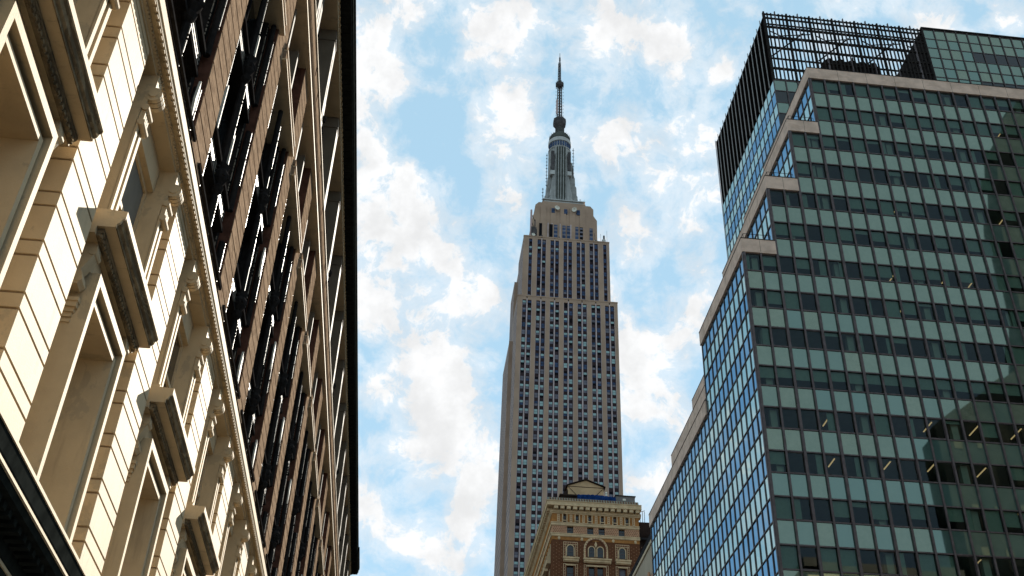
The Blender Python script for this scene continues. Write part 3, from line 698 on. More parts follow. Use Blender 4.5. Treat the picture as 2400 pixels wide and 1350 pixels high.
    for n in range(nU):
        zt = ZU
        while zt > 78:
            for z1, z0, q in ((zt, zt-1.75, gs), (zt-1.75, zt-H, gw)):
                a, c2 = tilt(); xa = XU+mU*n+.05; xb = xa+mU-.1
                P = lambda x, z: (x, YU+a*(x-xa)+c2*(z-z0), z)
                q.quad(P(xa, z0+.05), P(xb, z0+.05), P(xb, z1-.05), P(xa, z1-.05))
            zt -= H
    for n in range(1, nU+1): mu.box(XU+mU*n-.06, XU+mU*n+.06, YU-.14, YU+.05, 76, ZU)
    zt = ZU
    while zt > 78: tr.box(XU, XV, YU-.05, YU+.06, zt-.06, zt+.06); tr.box(XU, XV, YU-.05, YU+.06, zt-1.81, zt-1.69); zt -= H
    gw.build('upper_window', 'window_glass_dark', T, kind='stuff'); gs.build('upper_spandrel', 'spandrel_glass', T)
    # upper street side
    gw = MB(); gs = MB(); nY = 17; mY = (YE-YU)/nY; louv = MB(); fin = MB()
    for j in range(nY):
        ya = YU+mY*j; yb = ya+mY; zt = ZU
        while zt > 52:
            for z1, z0, q in ((zt, zt-1.75, gs), (zt-1.75, zt-H, gw)):
                a, c2 = RW.gauss(0, .006), RW.gauss(0, .006); yc, zc = (ya+yb)/2, (z0+z1)/2
                P = lambda y, z: (XU+a*(y-yc)+c2*(z-zc), y, z)
                q.quad(P(yb-.05, z0+.04), P(ya+.05, z0+.04), P(ya+.05, z1-.04), P(yb-.05, z1-.04))
                tr.box(XU-.05, XU+.1, ya+.05, yb-.05, z0-.04, z0+.04)
            zt -= H
        mu.box(XU-.06, XU+.05, ya-.05, ya+.05, 52, ZU)
        fin.box(XU-.10, XU-.01, ya-.04, ya+.04, ZU, ZTOP+.02)
        z = ZU+.05
        while z < ZTOP-.2: louv.add([(XU+.02, ya+.04, z), (XU+.02, yb-.04, z), (XU+.22, yb-.04, z+.34), (XU+.22, ya+.04, z+.34), (XU+.05, ya+.04, z-.02), (XU+.05, yb-.04, z-.02), (XU+.25, yb-.04, z+.32), (XU+.25, ya+.04, z+.32)], [(0,1,2,3),(7,6,5,4),(0,4,5,1),(2,6,7,3),(0,3,7,4),(1,5,6,2)]); z += .3
    fin.box(XU-.10, XU-.01, YE-.04, YE+.04, 52, ZTOP+.02)
    louv.box(XU+.26, XU+.30, YU+.1, YE, ZU, ZTOP-.1); louv.box(XU+.02, XU+.6, YE-.12, YE-.05, 50, ZTOP-.1)
    gw.build('upper_street_window', 'street_glass', T, kind='stuff'); gs.build('upper_street_spandrel', 'street_spandrel', T, kind='stuff')
    mu.build('upper_mullion', 'bronze_mullion', T); tr.build('upper_transom', 'bronze_mullion', T)
    louv.build('louvre_wall', 'louvre_dark', T); fin.build('louvre_fin', 'fin_edge', T)
    # open lattice screen on the roof
    b = MB(); c = MB()
    for n in range(nU*3+1):
        x = XU+mU/3*n
        big_ = n % 6 == 0; mid = n % 3 == 0
        if big_: b.box(x-.10, x+.10, YU-.18, YU+.22, ZU, ZTOP+.05)
        elif mid: c.box(x-.05, x+.05, YU-.16, YU+.10, ZU, ZTOP+.3)
        else: b.box(x-.09, x+.09, YU-.04, YU+.10, ZU, ZTOP+.02)
    for k, (z, h) in enumerate(((95.75, .13), (97.7, .13), (99.4, .06), (101.3, .13), (103.1, .06), (105.0, .13), (105.5, .04), (106.6, .07), (107.3, .05))):
        b.box(XU, XV, YU-.03+.002*k, YU+.2+.002*k, z-h, z+h)
    b.build('screen_frame', 'louvre_dark', T); c.build('screen_fin', 'bronze_mullion', T)
    b = MB()
    for x in range(4):
        xa = XU+.5+x*mU*4
        b.cyl((xa, YU+.5, 100.2), (xa+4.5, YU+.5, 104.8), .1, n=6); b.cyl((xa+.3, YU+.7, 104.9), (xa+3.2, YU+3.4, 106.9), .08, n=6); b.cyl((xa+5.5, YU+.6, 104.9), (xa+2.6, YU+3.2, 106.9), .08, n=6)
    b.box(XU+.3, XV, YU+3.2, YU+3.4, 106.6, 106.85)
    b.build('screen_brace', 'steel_dark', T)
    # plant on that roof
    b = MB(); RP = random.Random(3)
    b.box(46.3, 53.6, YU+3, YU+8, ZU-.3, 102.9); b.box(47.2, 52.8, YU+3.4, YU+7.5, 102.9, 103.6)
    for q in range(5): b.cyl((46.9+q*1.45, YU+2.7, 100.6), (46.9+q*1.45, YU+2.7, 102.7), .5, n=10)
    for q in range(4): b.box(46.4+q*1.9, 46.5+q*1.9, YU+2.8, YU+3.0, 99, 103.9)
    b.build('cooling_plant', 'louvre_dark', T)
    b = MB(); b.box(XU+.3, XV, YU+.4, YE, ZU-.39, ZU-.05); b.build('upper_roof', 'roof_gravel', T)
    # solid glazed head at the right
    XW = 76.0
    b = MB(); b.box(XV, XW, YU+.05, YU+22, 78, 107.5); b.box(XV-.05, XW, YU-.2, YU+.2, 107.5, 107.72); b.build('head_wall', 'louvre_dark', T)
    b = MB(); d = MB(); g = MB(); zr = [107.4, 105.75, 104.1, 102.35, 100.6, 98.95, 97.2, 95.4, 93.6, 91.8, 90.0, 88.0]
    mW = 1.50; nW = 11
    for k in range(len(zr)-1):
        for n in range(nW):
            xa = XV+.12+mW*n; a, c2 = tilt()
            P = lambda x, z: (x, YU+a*(x-xa)+c2*(z-zr[k]), z)
            q = MB()
            dark = (k == 2 and n >= 4) or (k == 5 and n >= 4) or k in (7, 9)
            q.quad(P(xa+.05, zr[k+1]+.05), P(xa+mW-.05, zr[k+1]+.05), P(xa+mW-.05, zr[k]-.05), P(xa+.05, zr[k]-.05))
            q.build('head_window' if dark else 'head_panel', 'window_glass_dark' if dark else 'spandrel_glass', T)
        g.box(XV, XW, YU-.05, YU+.04, zr[k]-.06, zr[k]+.06)
    for n in range(nW+1): g.box(XV+.12+mW*n-.06, XV+.12+mW*n+.06, YU-.13, YU+.04, 88, 107.49)
    g.build('head_mullion', 'bronze_mullion', T)
    return T
emit('warm_tube', (1, .64, .32), .22)
glass_tower()

# ------------------------------------------------------------------ limestone skyscraper
def skyscraper():
    T = thing('skyscraper', (56.6, 436, GZ), 'tall limestone skyscraper with setbacks and a metal spire at the end of the street', 'skyscraper')
    YF = 410.0; A, B = 35.0, 78.3; CX = 56.65
    RW = random.Random(21)
    PITCHX = 5.95; XP = 37.05
    # solid masses
    b = MB()
    b.box(A+.02, B-.02, YF+.9, 434, GZ, 267.3); b.box(36.9+.02, 75.6, 412.1, 434, 267, 300.0)
    b.box(33.5, 80, 427, 456, GZ, 254.0); b.box(35.4, 78.5, 434, 451, 253, 289.3); b.box(37.5, 75.2, 434, 470, 288, 300)
    b.build('rear_mass', 'limestone_side', T)
    b = MB(); b.box(33.4, 35.02, 426.6, 427.0, GZ, 254.6); b.box(35.3, 37.1, 433.6, 434.02, 254, 289.9); b.build('wing_face', 'limestone', T)
    # side walls with their small windows
    b = MB(); g = MB()
    for xs, y0, y1, z1 in ((A, YF+1.2, 426.6, 267.8), (36.9, 412.5, 434, 300.4), (33.5, 427.4, 456, 254.4), (35.35, 434.4, 451, 289.6)):
        y = y0+.6
        while y < y1-1:
            z = z1-3.5
            while z > 110:
                g.box(xs-.05, xs+.01, y, y+1.0, z-1.7, z); z -= 3.63
            y += 2.5
        b.box(xs-.03, xs+.3, y0, y1, GZ, z1)
    b.build('side_wall', 'limestone_side', T); g.build('side_window', 'sash_grey', T, kind='stuff')
    def tier(yf, xl, xr, ztop, zbot, cols, ztw, nrow, name):
        # cols: list of (x0, x1) window strips; piers fill the rest
        b = MB(); dk = MB(); mm = MB()
        ed = [xl]+[e for c in cols for e in c]+[xr]
        for i in range(0, len(ed), 2):
            wdt = ed[i+1]-ed[i]
            if wdt > .9 or i in (0, len(ed)-2): b.box(ed[i], ed[i+1], yf, yf+1.0, zbot, ztop)
            else: mm.box(ed[i]+.04, ed[i+1]-.04, yf+.02, yf+.85, zbot, ztw+1.0)
        for x0, x1 in cols:
            b.box(x0-.01, x1+.01, yf+.03, yf+1.0, ztw+.35, ztop-.02)
            dk.box(x0, x1, yf+.45, yf+.7, zbot, ztw+.34)
            mm.box(x0-.10, x0+.03, yf-.03, yf+.4, zbot, ztw+.34); mm.box(x1-.03, x1+.10, yf-.03, yf+.4, zbot, ztw+.34)
        b.build(name, 'limestone', T); dk.build('spandrel_strip', 'dark_spandrel', T); mm.build('metal_mullion', 'metal_mullion', T)
        cells = []
        for r in range(nrow):
            for ci, (x0, x1) in enumerate(cols):
                zt = ztw-3.63*r; px, py = pix((x0+x1)/2, yf, zt)
                cells.append((x0, x1, zt, yf, ci, r, py))
        return cells
    pairs = []
    for p in range(7): pairs += [(XP+PITCHX*p, XP+PITCHX*p+1.78), (XP+PITCHX*p+2.22, XP+PITCHX*p+4.0)]
    up = [(39.3, 40.85)]
    for p in range(1, 6): up += [(XP+.15+PITCHX*.987*p, XP+.15+PITCHX*.987*p+1.75), (XP+.15+PITCHX*.987*p+2.15, XP+.15+PITCHX*.987*p+3.9)]
    up += [(72.75, 74.35)]
    cells = tier(YF, A, B, 267.9, 100, pairs, 265.4, 45, 'lower_shaft')
    cells += tier(411.6, 36.9, 75.6, 300.7, 267.5, up, 298.8, 9, 'upper_shaft')
    b = MB(); b.box(A-.1, B+.1, YF-.12, YF+1.1, 267.4, 267.95); b.box(36.8, 75.7, 411.45, 412.5, 300.2, 300.75); b.build('parapet', 'limestone', T)
    # windows
    def win(b, x0, x1, zt, yf, r, up_):
        h = 2.02; zb = zt-h; zm = zt-h*.5
        u = RW.random()
        lowp = min(1, max(0, (265-zt)/60)) if not up_ else 0
        if up_: top = 0 if u < .78 else (2 if u < .86 else (1 if u < .95 else 3)); bot = 0 if RW.random() < .7 else (1 if RW.random() < .6 else 3)
        else:
            top = 2 if u < .22+.62*lowp else (0 if u < .75 else (1 if u < .93 else 3))
            bot = RW.choice((0, 0, 1, 3)) if RW.random() > lowp else RW.choice((1, 1, 1, 2))
            if bot == 2 and top != 2: bot = 1
        y = yf+.36
        b.box(x0+.22, x1-.22, y, y+.08, zm+.06, zt, top); b.box(x0+.22, x1-.22, y+.02, y+.08, zb, zm-.05, bot)
    mats = ['sash_blue', 'sash_grey', 'sash_cyan', 'sash_black']
    onscreen = sorted([c for c in cells if c[6] < 1350], key=lambda c: -c[6])
    vis = [c for c in onscreen if not (c[0] > 44.5 and c[6] > 1120 and c[0] < 77)]
    ind = set((c[0], c[2]) for c in vis[:100]); rest = MB()
    for c in cells:
        if c[6] > 1420: continue
        q = MB() if (c[0], c[2]) in ind else rest
        win(q, c[0], c[1], c[2], c[3], c[5], c[3] > 411)
        if q is not rest: q.build('window', mats, T)
    rest.build('window', mats, T, kind='stuff')
    # ---- crown
    YC = 424.0
    X = lambda px: 42.66+(px-1253)*.2033
    b = MB()
    b.box(41.9, 72.3, YC, 450, 300, 321.6)
    b.prism([(41.9, 321.6), (72.3, 321.6), (70.7, 324.2), (43.0, 324.2)], lambda x, z: (x, YC+.1, z), lambda x, z: (x, 450, z))
    b.box(43.0, 70.7, YC+.2, 449, 324.2, 328.2)
    b.prism([(43.0, 328.2), (70.7, 328.2), (69.2, 330.0), (44.6, 330.0)], lambda x, z: (x, YC+.3, z), lambda x, z: (x, 448, z))
    b.box(46.5, 67, YC+.8, 447, 330, 331.2)
    b.build('crown', 'limestone', T)
    b = MB()
    for x in (46.8, 51.6, 56.2, 60.6, 65.4): b.box(x-1.35, x+1.35, YC-.25, YC, 308, 327.5)
    b.build('crown_pier', 'limestone', T)
    q = 0
    for a, c in ((580, 640), (790, 860), (885, 960), (1060, 1130), (1155, 1225), (1330, 1395), (1425, 1490), (1630, 1695)):
        b = MB(); x0, x1 = X(1200+a/9), X(1200+c/9); dz = -(a-580)*.0006
        b.box(x0, x1, YC-.32, YC-.26, 308.5, 317.2+dz, 3 if q in (0, 1, 6) else 0)
        for zz in (311.2, 313.4, 315.4): b.box(x0, x1, YC-.34, YC-.325, zz, zz+.9, 1 if q not in (0, 1) else 3)
        b.build('crown_window', mats, T); q += 1
    for a, c in ((830, 900), (1095, 1165), (1360, 1430)):
        b = MB(); b.box(X(1200+a/9), X(1200+c/9), YC-.33, YC+.1, 323.9, 326.6); b.build('crown_window', 'sash_blue', T)
    b = MB()
    for x0, x1 in ((48.9, 49.35), (50.8, 51.25), (54.6, 55.0), (59.6, 60.1)): b.box(x0, x1, YC-.3, YC-.2, 308, 317.8)
    b.build('metal_mullion', 'metal_mullion', T)
    # ---- observation deck and mast
    YM = 436.0; MX = 55.75
    b = MB(); b.box(47.2, 66.4, 426, 446, 331.2, 333.0); b.box(46.6, 67.0, 425.4, 446.6, 333.0, 333.5)
    for x in range(14): b.cyl((47+x*1.5, 425.6, 333.5), (47+x*1.5, 425.6, 334.6), .06, n=5)
    b.build('deck', 'mast_light', T)
    b = MB()
    b.lathe([(5.55, 333), (5.55, 371), (5.75, 371.05), (5.75, 371.9), (5.5, 372)], MX, YM, 28); p = b.build('mast_drum', 'mast_metal', T)
    b = MB()
    for q in range(28):
        a = 2*pi*q/28; b.box(MX+5.55*cos(a)-.10, MX+5.55*cos(a)+.10, YM+5.55*sin(a)-.10, YM+5.55*sin(a)+.10, 334, 371)
    b.build('mast_rib', 'mast_light', p)
    # four stepped wings
    for dx, dy in ((-1, -.35), (1, -.35), (-1, .6), (1, .6)):
        b = MB()
        for w, h0, h1 in ((8.6, 333.5, 341.5), (8.0, 341.5, 347), (7.2, 347, 353), (6.5, 353, 359), (5.95, 359, 362)):
            x1 = MX+.6+dx*w*.93; x0 = MX+dx*3.0
            b.prism([(x0, h0), (x1, h0), (x1-dx*.15, h1-.8), (x1-dx*.6, h1), (x0, h1)] if dx > 0 else [(x1, h0), (x0, h0), (x0, h1), (x1-dx*.6, h1), (x1-dx*.15, h1-.8)],
                    lambda x, z: (x, YM+dy*9.0-1.4, z), lambda x, z: (x, YM+dy*9.0+1.4, z))
        b.build('mast_wing', 'mast_metal', T)
    for s in (-1, 1):       # slanting inner webs
        b = MB()
        for q in range(6):
            xx = MX+s*(2.9+q*.75); b.prism([(xx, 334), (xx+s*.55, 334), (xx+s*.1-s*q*.30, 362-q*4.5), (xx-s*q*.30, 362-q*4.5)][::s], lambda x, z: (x, YM-6.2, z), lambda x, z: (x, YM-4.2, z))
        b.build('mast_web', 'mast_light', T)
    b = MB()
    for q in range(5): b.box(MX-2.5+q*1.25-.12, MX-2.5+q*1.25+.12, YM-6.3, YM-5.3, 334, 370.5)
    b.build('mast_mullion', 'mast_light', T)
    b = MB(); b.box(MX-2.4, MX+2.4, YM-6.0, YM-5.2, 334, 370.5); b.build('mast_glazing', 'mast_dark', T)
    b = MB(); b.lathe([(5.5, 372), (5.35, 372.1), (5.35, 375.4), (5.8, 375.5), (5.8, 377.6), (5.3, 377.8), (5.3, 378.2)], MX, YM, 32); p = b.build('mast_ring', 'mast_light', T)
    b = MB()
    for q in range(26):
        a = 2*pi*(q+.5)/26; 
        c_, s_ = cos(a), sin(a); r0, r1, hw = 5.3, 5.45, .5
        b.add([(MX+r*c_-hw*k*s_, YM+r*s_+hw*k*c_, z) for z in (372.4, 375.2) for r in (r0, r1) for k in (-1, 1)], [(2,3,7,6),(0,2,6,4),(3,1,5,7),(4,6,7,5),(0,1,3,2)])
    b.build('ring_window', 'sash_blue', p)
    b = MB(); b.lathe([(5.2, 378.2), (5.5, 378.6), (5.4, 380.2), (4.7, 381.8), (3.6, 383.1), (2.6, 383.8), (2.1, 384), (1.9, 388.3)], MX, YM, 24)
    for q in range(24):
        a = 2*pi*q/24; b.box(MX+5.3*cos(a)-.08, MX+5.3*cos(a)+.08, YM+5.3*sin(a)-.08, YM+5.3*sin(a)+.08, 380, 381.9)
    b.build('mast_dome', 'mast_dark', T)
    b = MB()
    for q in range(10):
        a = 2*pi*q/10; b.box(MX+2.1*cos(a)-.22, MX+2.1*cos(a)+.22, YM+2.1*sin(a)-.22, YM+2.1*sin(a)+.22, 384, 388.2)
    b.lathe([(2.0, 388), (2.5, 388.6), (3.4, 390.0), (3.5, 391.8), (3.35, 393.6), (2.2, 394.5)], MX-.15, YM, 8, ph=pi/8); b.build('mast_lantern', 'antenna_dark', T)
    def lattice(b, cx, r0, r1, z0, z1, n):
        for k in range(n):
            za = z0+(z1-z0)*k/n; zb = z0+(z1-z0)*(k+1)/n; ra = r0+(r1-r0)*k/n; rb = r0+(r1-r0)*(k+1)/n
            for i in range(4):
                a, c = pi/4+i*pi/2, pi/4+(i+1)*pi/2
                p = lambda r, t, z: (cx+r*cos(t), YM+r*sin(t), z)
                b.cyl(p(ra, a, za), p(rb, a, zb), .16, n=5); b.cyl(p(ra, a, za), p(rb, c, zb), .09, n=4); b.cyl(p(ra, a, za), p(ra, c, za), .1, n=4)
    b = MB(); cx = MX-.25; lattice(b, cx, 1.7, 1.4, 394.4, 418, 12); b.cyl((cx, YM, 394), (cx, YM, 420), .45, n=6)
    for k in range(9):
        z = 396.5+k*2.4
        for s in (-1, 1): b.cyl((cx, YM, z), (cx+s*2.0, YM-.3, z), .05, n=4); b.cyl((cx+s*2.0, YM-.3, z-.6), (cx+s*2.0, YM-.3, z+.6), .07, n=4)
    b.build('antenna_mast', 'antenna_dark', T)
    b = MB(); b.lathe([(1.2, 417), (1.9, 418), (1.95, 420.0), (1.2, 420.6)], cx, YM, 10)
    for q in range(10):
        a = 2*pi*q/10; b.box(cx+2*cos(a)-.12, cx+2*cos(a)+.12, YM+2*sin(a)-.12, YM+2*sin(a)+.12, 417, 420.5)
    b.build('antenna_ring', 'antenna_dark', T)
    b = MB(); cx = MX-.45; lattice(b, cx, .95, .75, 420.5, 435, 8); b.cyl((cx, YM, 420), (cx, YM, 435.2), .28, n=6)
    for k in range(6): b.cyl((cx-.6, YM-.4, 422+k*2), (cx-.6, YM-.4, 423.4+k*2), .14, n=5)
    b.lathe([(.25, 435), (.45, 437), (.42, 439), (.14, 440), (.12, 442.6)], cx+.15, YM, 8); b.build('antenna_tip', 'antenna_dark', T)
    b = MB(); b.box(MX-2.1, MX-1.2, YM-1.4, YM-.5, 397, 407); b.build('radome', 'pink_radome', T)
    # aerials on the mast flanks
    for x, z0, z1 in ((MX-6.9, 345, 366), (MX+6.3, 352, 371), (MX-8.6, 334, 344), (MX+9.6, 334, 339)):
        b = MB(); b.cyl((x, YM-5, z0), (x, YM-5, z1), .14, n=5)
        z = z0+.8
        while z < z1: b.cyl((x-.5, YM-5, z), (x+.5, YM-5, z+.1), .09, n=4); b.ball((x-.3, YM-5.1, z), .28, 5); z += 2.1
        b.build('aerial', 'antenna_dark', T)
    for s in (-1, 1):
        b = MB(); b.box(MX+s*3.4, MX+s*4.9, YM-6.6, YM-5.0, 355, 367); b.box(MX+s*3.2, MX+s*5.2, YM-6.7, YM-5.0, 352, 354.5, 1); b.build('antenna_panel', ['antenna_dark', 'mast_light'], T)
    # equipment at the crown foot
    b = MB(); b.cyl((40.4, 416, 300.7), (40.4, 416, 318.5), .45, n=8, mi=1); b.cyl((42.2, 416, 300.7), (42.2, 416, 313), .25, n=6); 
    for z in (306, 312, 316.5): b.cyl((40.4, 416, z), (42.8, 423, z+1), .15, n=5)
    for q in range(9): b.box(39.6+RW.uniform(0, 3), 40.6+RW.uniform(0, 3), 414+q*.3, 414.4+q*.3, 301+RW.uniform(0, 4), 304+RW.uniform(0, 4))
    b.build('antenna_cluster', ['antenna_dark', 'pink_radome'], T)
    b = MB(); b.cyl((73.4, 413, 300.7), (73.4, 413, 302.6), .9, n=8, mi=1); b.cyl((73.5, 413, 302.6), (73.5, 413, 305), .4, n=6); b.cyl((74.9, 413, 300.7), (74.9, 413, 308), .06, n=4); b.cyl((72.0, 413, 300.7), (72.0, 413, 306), .07, n=4); b.cyl((70.6, 421, 303), (70.6, 421, 312), .1, n=4)
    for x in (38.2, 44.6, 48, 52.5, 66.2, 69.2): b.box(x, x+.9, 412.8, 413.6, 300.7, 301.5+RW.random())
    b.build('roof_equipment', ['antenna_dark', 'mast_light'], T)
    return T
skyscraper()
def dish(x, y, z, r, ax, label):
    D = thing('satellite_dish', (x, y, z-r), label, 'satellite dish', 'satellite dishes on the skyscraper crown')
    ax = Vector(ax).normalized(); a = ax.orthogonal().normalized(); c = ax.cross(a); b = MB(); n = 16
    vs = [Vector((x, y, z))-ax*.35*r]; 
    for k, (rr, h) in enumerate(((.5, -.27), (1, 0))): vs += [Vector((x, y, z))+r*rr*(cos(2*pi*i/n)*a+sin(2*pi*i/n)*c)+ax*h*r for i in range(n)]
    fs = [(0, 1+i, 1+(i+1) % n) for i in range(n)]+[(1+i, 1+n+i, 1+n+(i+1) % n, 1+(i+1) % n) for i in range(n)]
    b.add(vs, fs); vs2 = [v-ax*.06*r for v in vs]; b.add(vs2, [f[::-1] for f in fs])
    b.build('reflector', 'dish_white', D)
    b = MB(); p = Vector((x, y, z)); b.cyl(p-ax*.36*r, p-ax*.9*r+Vector((0, 0, -.2)), .12*r, n=6); b.cyl(p-ax*.8*r, p-ax*.8*r+Vector((0, 0, -r)), .09*r, n=6); b.build('mount', 'antenna_dark', D)
    b = MB(); b.cyl(p-ax*.3*r, p+ax*.45*r, .03*r, n=5); b.ball(p+ax*.45*r, .09*r, 6); b.build('feed_arm', 'antenna_dark', D)
dish(53.2, 422.4, 326.2, 1.25, (.25, -1, .1), 'white dish facing left of the middle square window on the crown')
dish(61.3, 422.4, 326.0, 1.25, (-.45, -1, -.15), 'cream dish tilted right beside the right square window on the crown')
dish(41.3, 412.6, 302.3, .85, (.1, -1, .2), 'small white dish under the dark aerials at the left foot of the crown')
dish(69.9, 412.6, 301.6, .9, (.1, -1, .5), 'small white dish at the right foot of the crown')

# ------------------------------------------------------------------ ornate brick hotel
def hotel():
    YB = 205.0; XA, XZ = 25.5, 42.0; YR = 262.0
    T = thing('brick_hotel', (33.7, 232, GZ), 'ornate maroon brick hotel with cream terracotta bands under a heavy bracketed cornice', 'building')
    def bx(b, x0, x1, o0, o1, z0, z1, mi=0): b.box(x0, x1, YB-o1, YB-o0, z0, z1, mi)
    def sx(b, o0, o1, y0, y1, z0, z1, mi=0): b.box(XA-o1, XA-o0, y0, y1, z0, z1, mi)       # on the street side
    wins = []
    for x0, x1 in ((27.57, 28.14), (29.94, 30.52), (32.33, 32.9), (34.72, 35.3), (37.11, 37.67), (39.44, 40.03)): wins.append((x0, x1, 84.72, 85.75))
    for x0, x1 in ((28.29, 29.51), (32.09, 33.31), (34.24, 35.46), (38.06, 39.25)): wins.append((x0, x1, 82.42, 83.58))
    arch = [(28.28, 29.55), (32.34, 33.43), (33.94, 35.04), (38.03, 39.21)]
    floors = [(78.0, 79.35)]+[(73.75-3.72*k, 76.2-3.72*k) for k in range(4)]
    def wall(b, z0, z1, holes, o=0., th=.9):
        xs = sorted(set([XA, XZ]+[e for h in holes for e in h]))
        for i in range(len(xs)-1):
            if not any(h[0] <= xs[i] < h[1] for h in holes): bx(b, xs[i], xs[i+1], -th, o, z0, z1)
    b = MB(); b.box(XA+.9, XZ-.02, YB+.92, YR, GZ, 88.0); b.build('core_wall', 'interior_dark', T)
    # brick shaft with openings
    b = MB(); z = 80.94
    prev = 80.94
    for k, (z0, z1) in enumerate(floors):
        wall(b, z1, prev, []); wall(b, z0, z1, arch); prev = z0
    wall(b, GZ, prev, [])
    b.box(XA, XA+.88, YB+.9, YR, GZ, 80.94)
    b.build('brick_wall', 'hotel_brick', T)
    b = MB(); RW = random.Random(9)
    for x in range(34):
        for k in range(60):
            px = XA+.35+x*.5; pz = 64+k*.32
            if (x+k) % 2 or any(a-.65 < px < c+.65 for a, c in ((28.28, 29.55), (32.34, 35.04), (38.03, 39.21))) or pz > 80.4: continue
            bx(b, px-.045, px+.045, 0, .03, pz-.045, pz+.045)
    b.build('brick_stud', 'diaper_brick', T)
    # bands
    for nm, mt, z0, z1, o in (('frieze_band', 'terracotta_orange', 80.943, 81.66, .05), ('string_course', 'terracotta_cream', 81.665, 82.15, .22), ('upper_string_course', 'terracotta_cream', 83.75, 84.25, .18)):
        b = MB(); bx(b, XA-o, XZ+o*.3, -.9, o, z0, z1)
        if mt == 'terracotta_cream': bx(b, XA-o-.08, XZ+o*.3, -.9, o+.08, z1-.12, z1+.02); bx(b, XA-o+.1, XZ, -.9, o-.06, z0-.10, z0-.002)
        b.box(XA-o, XA+.85, YB+.9, YR, z0, z1); b.build(nm, mt, T)
    b = MB(); wall(b, 82.172, 83.64, [(w[0], w[1]) for w in wins[6:]], .02); b.box(XA-.02, XA+.85, YB+.9, YR, 82.172, 83.64); b.build('diaper_wall', 'diaper_brick', T)
    b = MB()
    for k in range(4):
        for i in range(46):
            px = XA+.25+i*.36+(k % 2)*.18; pz = 82.4+k*.32
            if px > XZ-.2 or any(w[0]-.15 < px < w[1]+.15 for w in wins[6:]): continue
            y = YB-.025; b.prism([(px-.09, pz), (px, pz-.09), (px+.09, pz), (px, pz+.09)], lambda a, c: (a, y, c), lambda a, c: (a, y-.025, c))
    b.build('diaper_pattern', 'diaper_dark', T)
    b = MB(); wall(b, 84.253, 85.95, [(w[0], w[1]) for w in wins[:6]], .02); b.box(XA-.02, XA+.85, YB+.9, YR, 84.253, 85.95); b.build('attic_band', 'terracotta_orange', T)
    for i in range(7):      # cream panels between the attic windows
        px = 26.66+i*2.385
        if px > XZ: break
        b = MB(); bx(b, px-.25, px+.25, .02, .12, 84.4, 85.85); b_ = b.build('relief_panel', 'terracotta_cream', T)
        b = MB()
        for q in range(3): b.ball((px, YB-.13, 84.75+q*.4), .15, 6)
        b.build('boss', 'diaper_brick', b_)
    b = MB()
    for w in wins[:6]:
        for s in (-.42, .42):
            xm = (w[0]+w[1])/2+s; bx(b, xm-.09, xm+.09, .02, .11, 84.3, 85.9)
        bx(b, w[0]-.12, w[1]+.12, .02, .2, w[2]-.14, w[2]-.01)
    b.build('attic_trim', 'terracotta_cream', T)
    for w in wins:
        b = MB(); bx(b, w[0], w[1], -.55, -.45, w[2], w[3]); q = b.build('window', 'window_glass_dark', T)
        b = MB(); bx(b, w[0], w[1], -.445, -.38, (w[2]+w[3])/2-.05, (w[2]+w[3])/2+.05); bx(b, w[0], w[0]+.07, -.445, -.38, w[2], w[3]); bx(b, w[1]-.07, w[1], -.445, -.38, w[2], w[3]); b.build('sash', 'bronze_mullion', q)
    # arched windows and their frames
    def archpoly(x0, x1, z0, zs, n=9):
        r = (x1-x0)/2; c = (x0+x1)/2
        return [(x0, z0), (x1, z0)]+[(c+r*cos(pi*i/n), zs+r*sin(pi*i/n)) for i in range(n+1)]
    def archring(b, x0, x1, z0, zs, w, o0, o1, n=12):
        r = (x1-x0)/2; c = (x0+x1)/2
        bx(b, x0-w, x0, o0, o1, z0, zs); bx(b, x1, x1+w, o0, o1, z0, zs)
        for i in range(n):
            a0, a1 = pi*i/n, pi*(i+1)/n
            b.prism([(c+r*cos(a0), zs+r*sin(a0)), (c+(r+w)*cos(a0), zs+(r+w)*sin(a0)), (c+(r+w)*cos(a1), zs+(r+w)*sin(a1)), (c+r*cos(a1), zs+r*sin(a1))], lambda x, z: (x, YB-o0, z), lambda x, z: (x, YB-o1, z))
    for k, (x0, x1) in enumerate(arch):
        zs = 79.35
        b = MB(); b.prism(archpoly(x0, x1, 78.0, zs), lambda x, z: (x, YB+.02, z), lambda x, z: (x, YB-.03, z)); q = b.build('window', 'window_glass_dark', T)
        b = MB(); archring(b, x0+.07, x1-.07, 78.0, zs, .07, .03, .07); bx(b, x0+.07, x1-.07, .03, .075, 78.75, 78.85); bx(b, x0+.07, x1-.07, .03, .075, zs-.04, zs+.04); b.build('sash', 'bronze_mullion', q)
        b = MB(); archring(b, x0, x1, 78.0, zs, .16, 0, .14); b.build('arch_moulding', 'terracotta_cream', q)
    def studded(b, d, x0, x1, z0, z1, top=True):
        for x in (x0, x1-.42): bx(b, x, x+.42, 0, .10, z0, z1); bx(d, x+.08, x+.34, .1, .115, z0+.1, z1-.1)
        if top: bx(b, x0, x1, 0, .10, z1, z1+.5); bx(d, x0+.1, x1-.1, .1, .115, z1+.1, z1+.4)
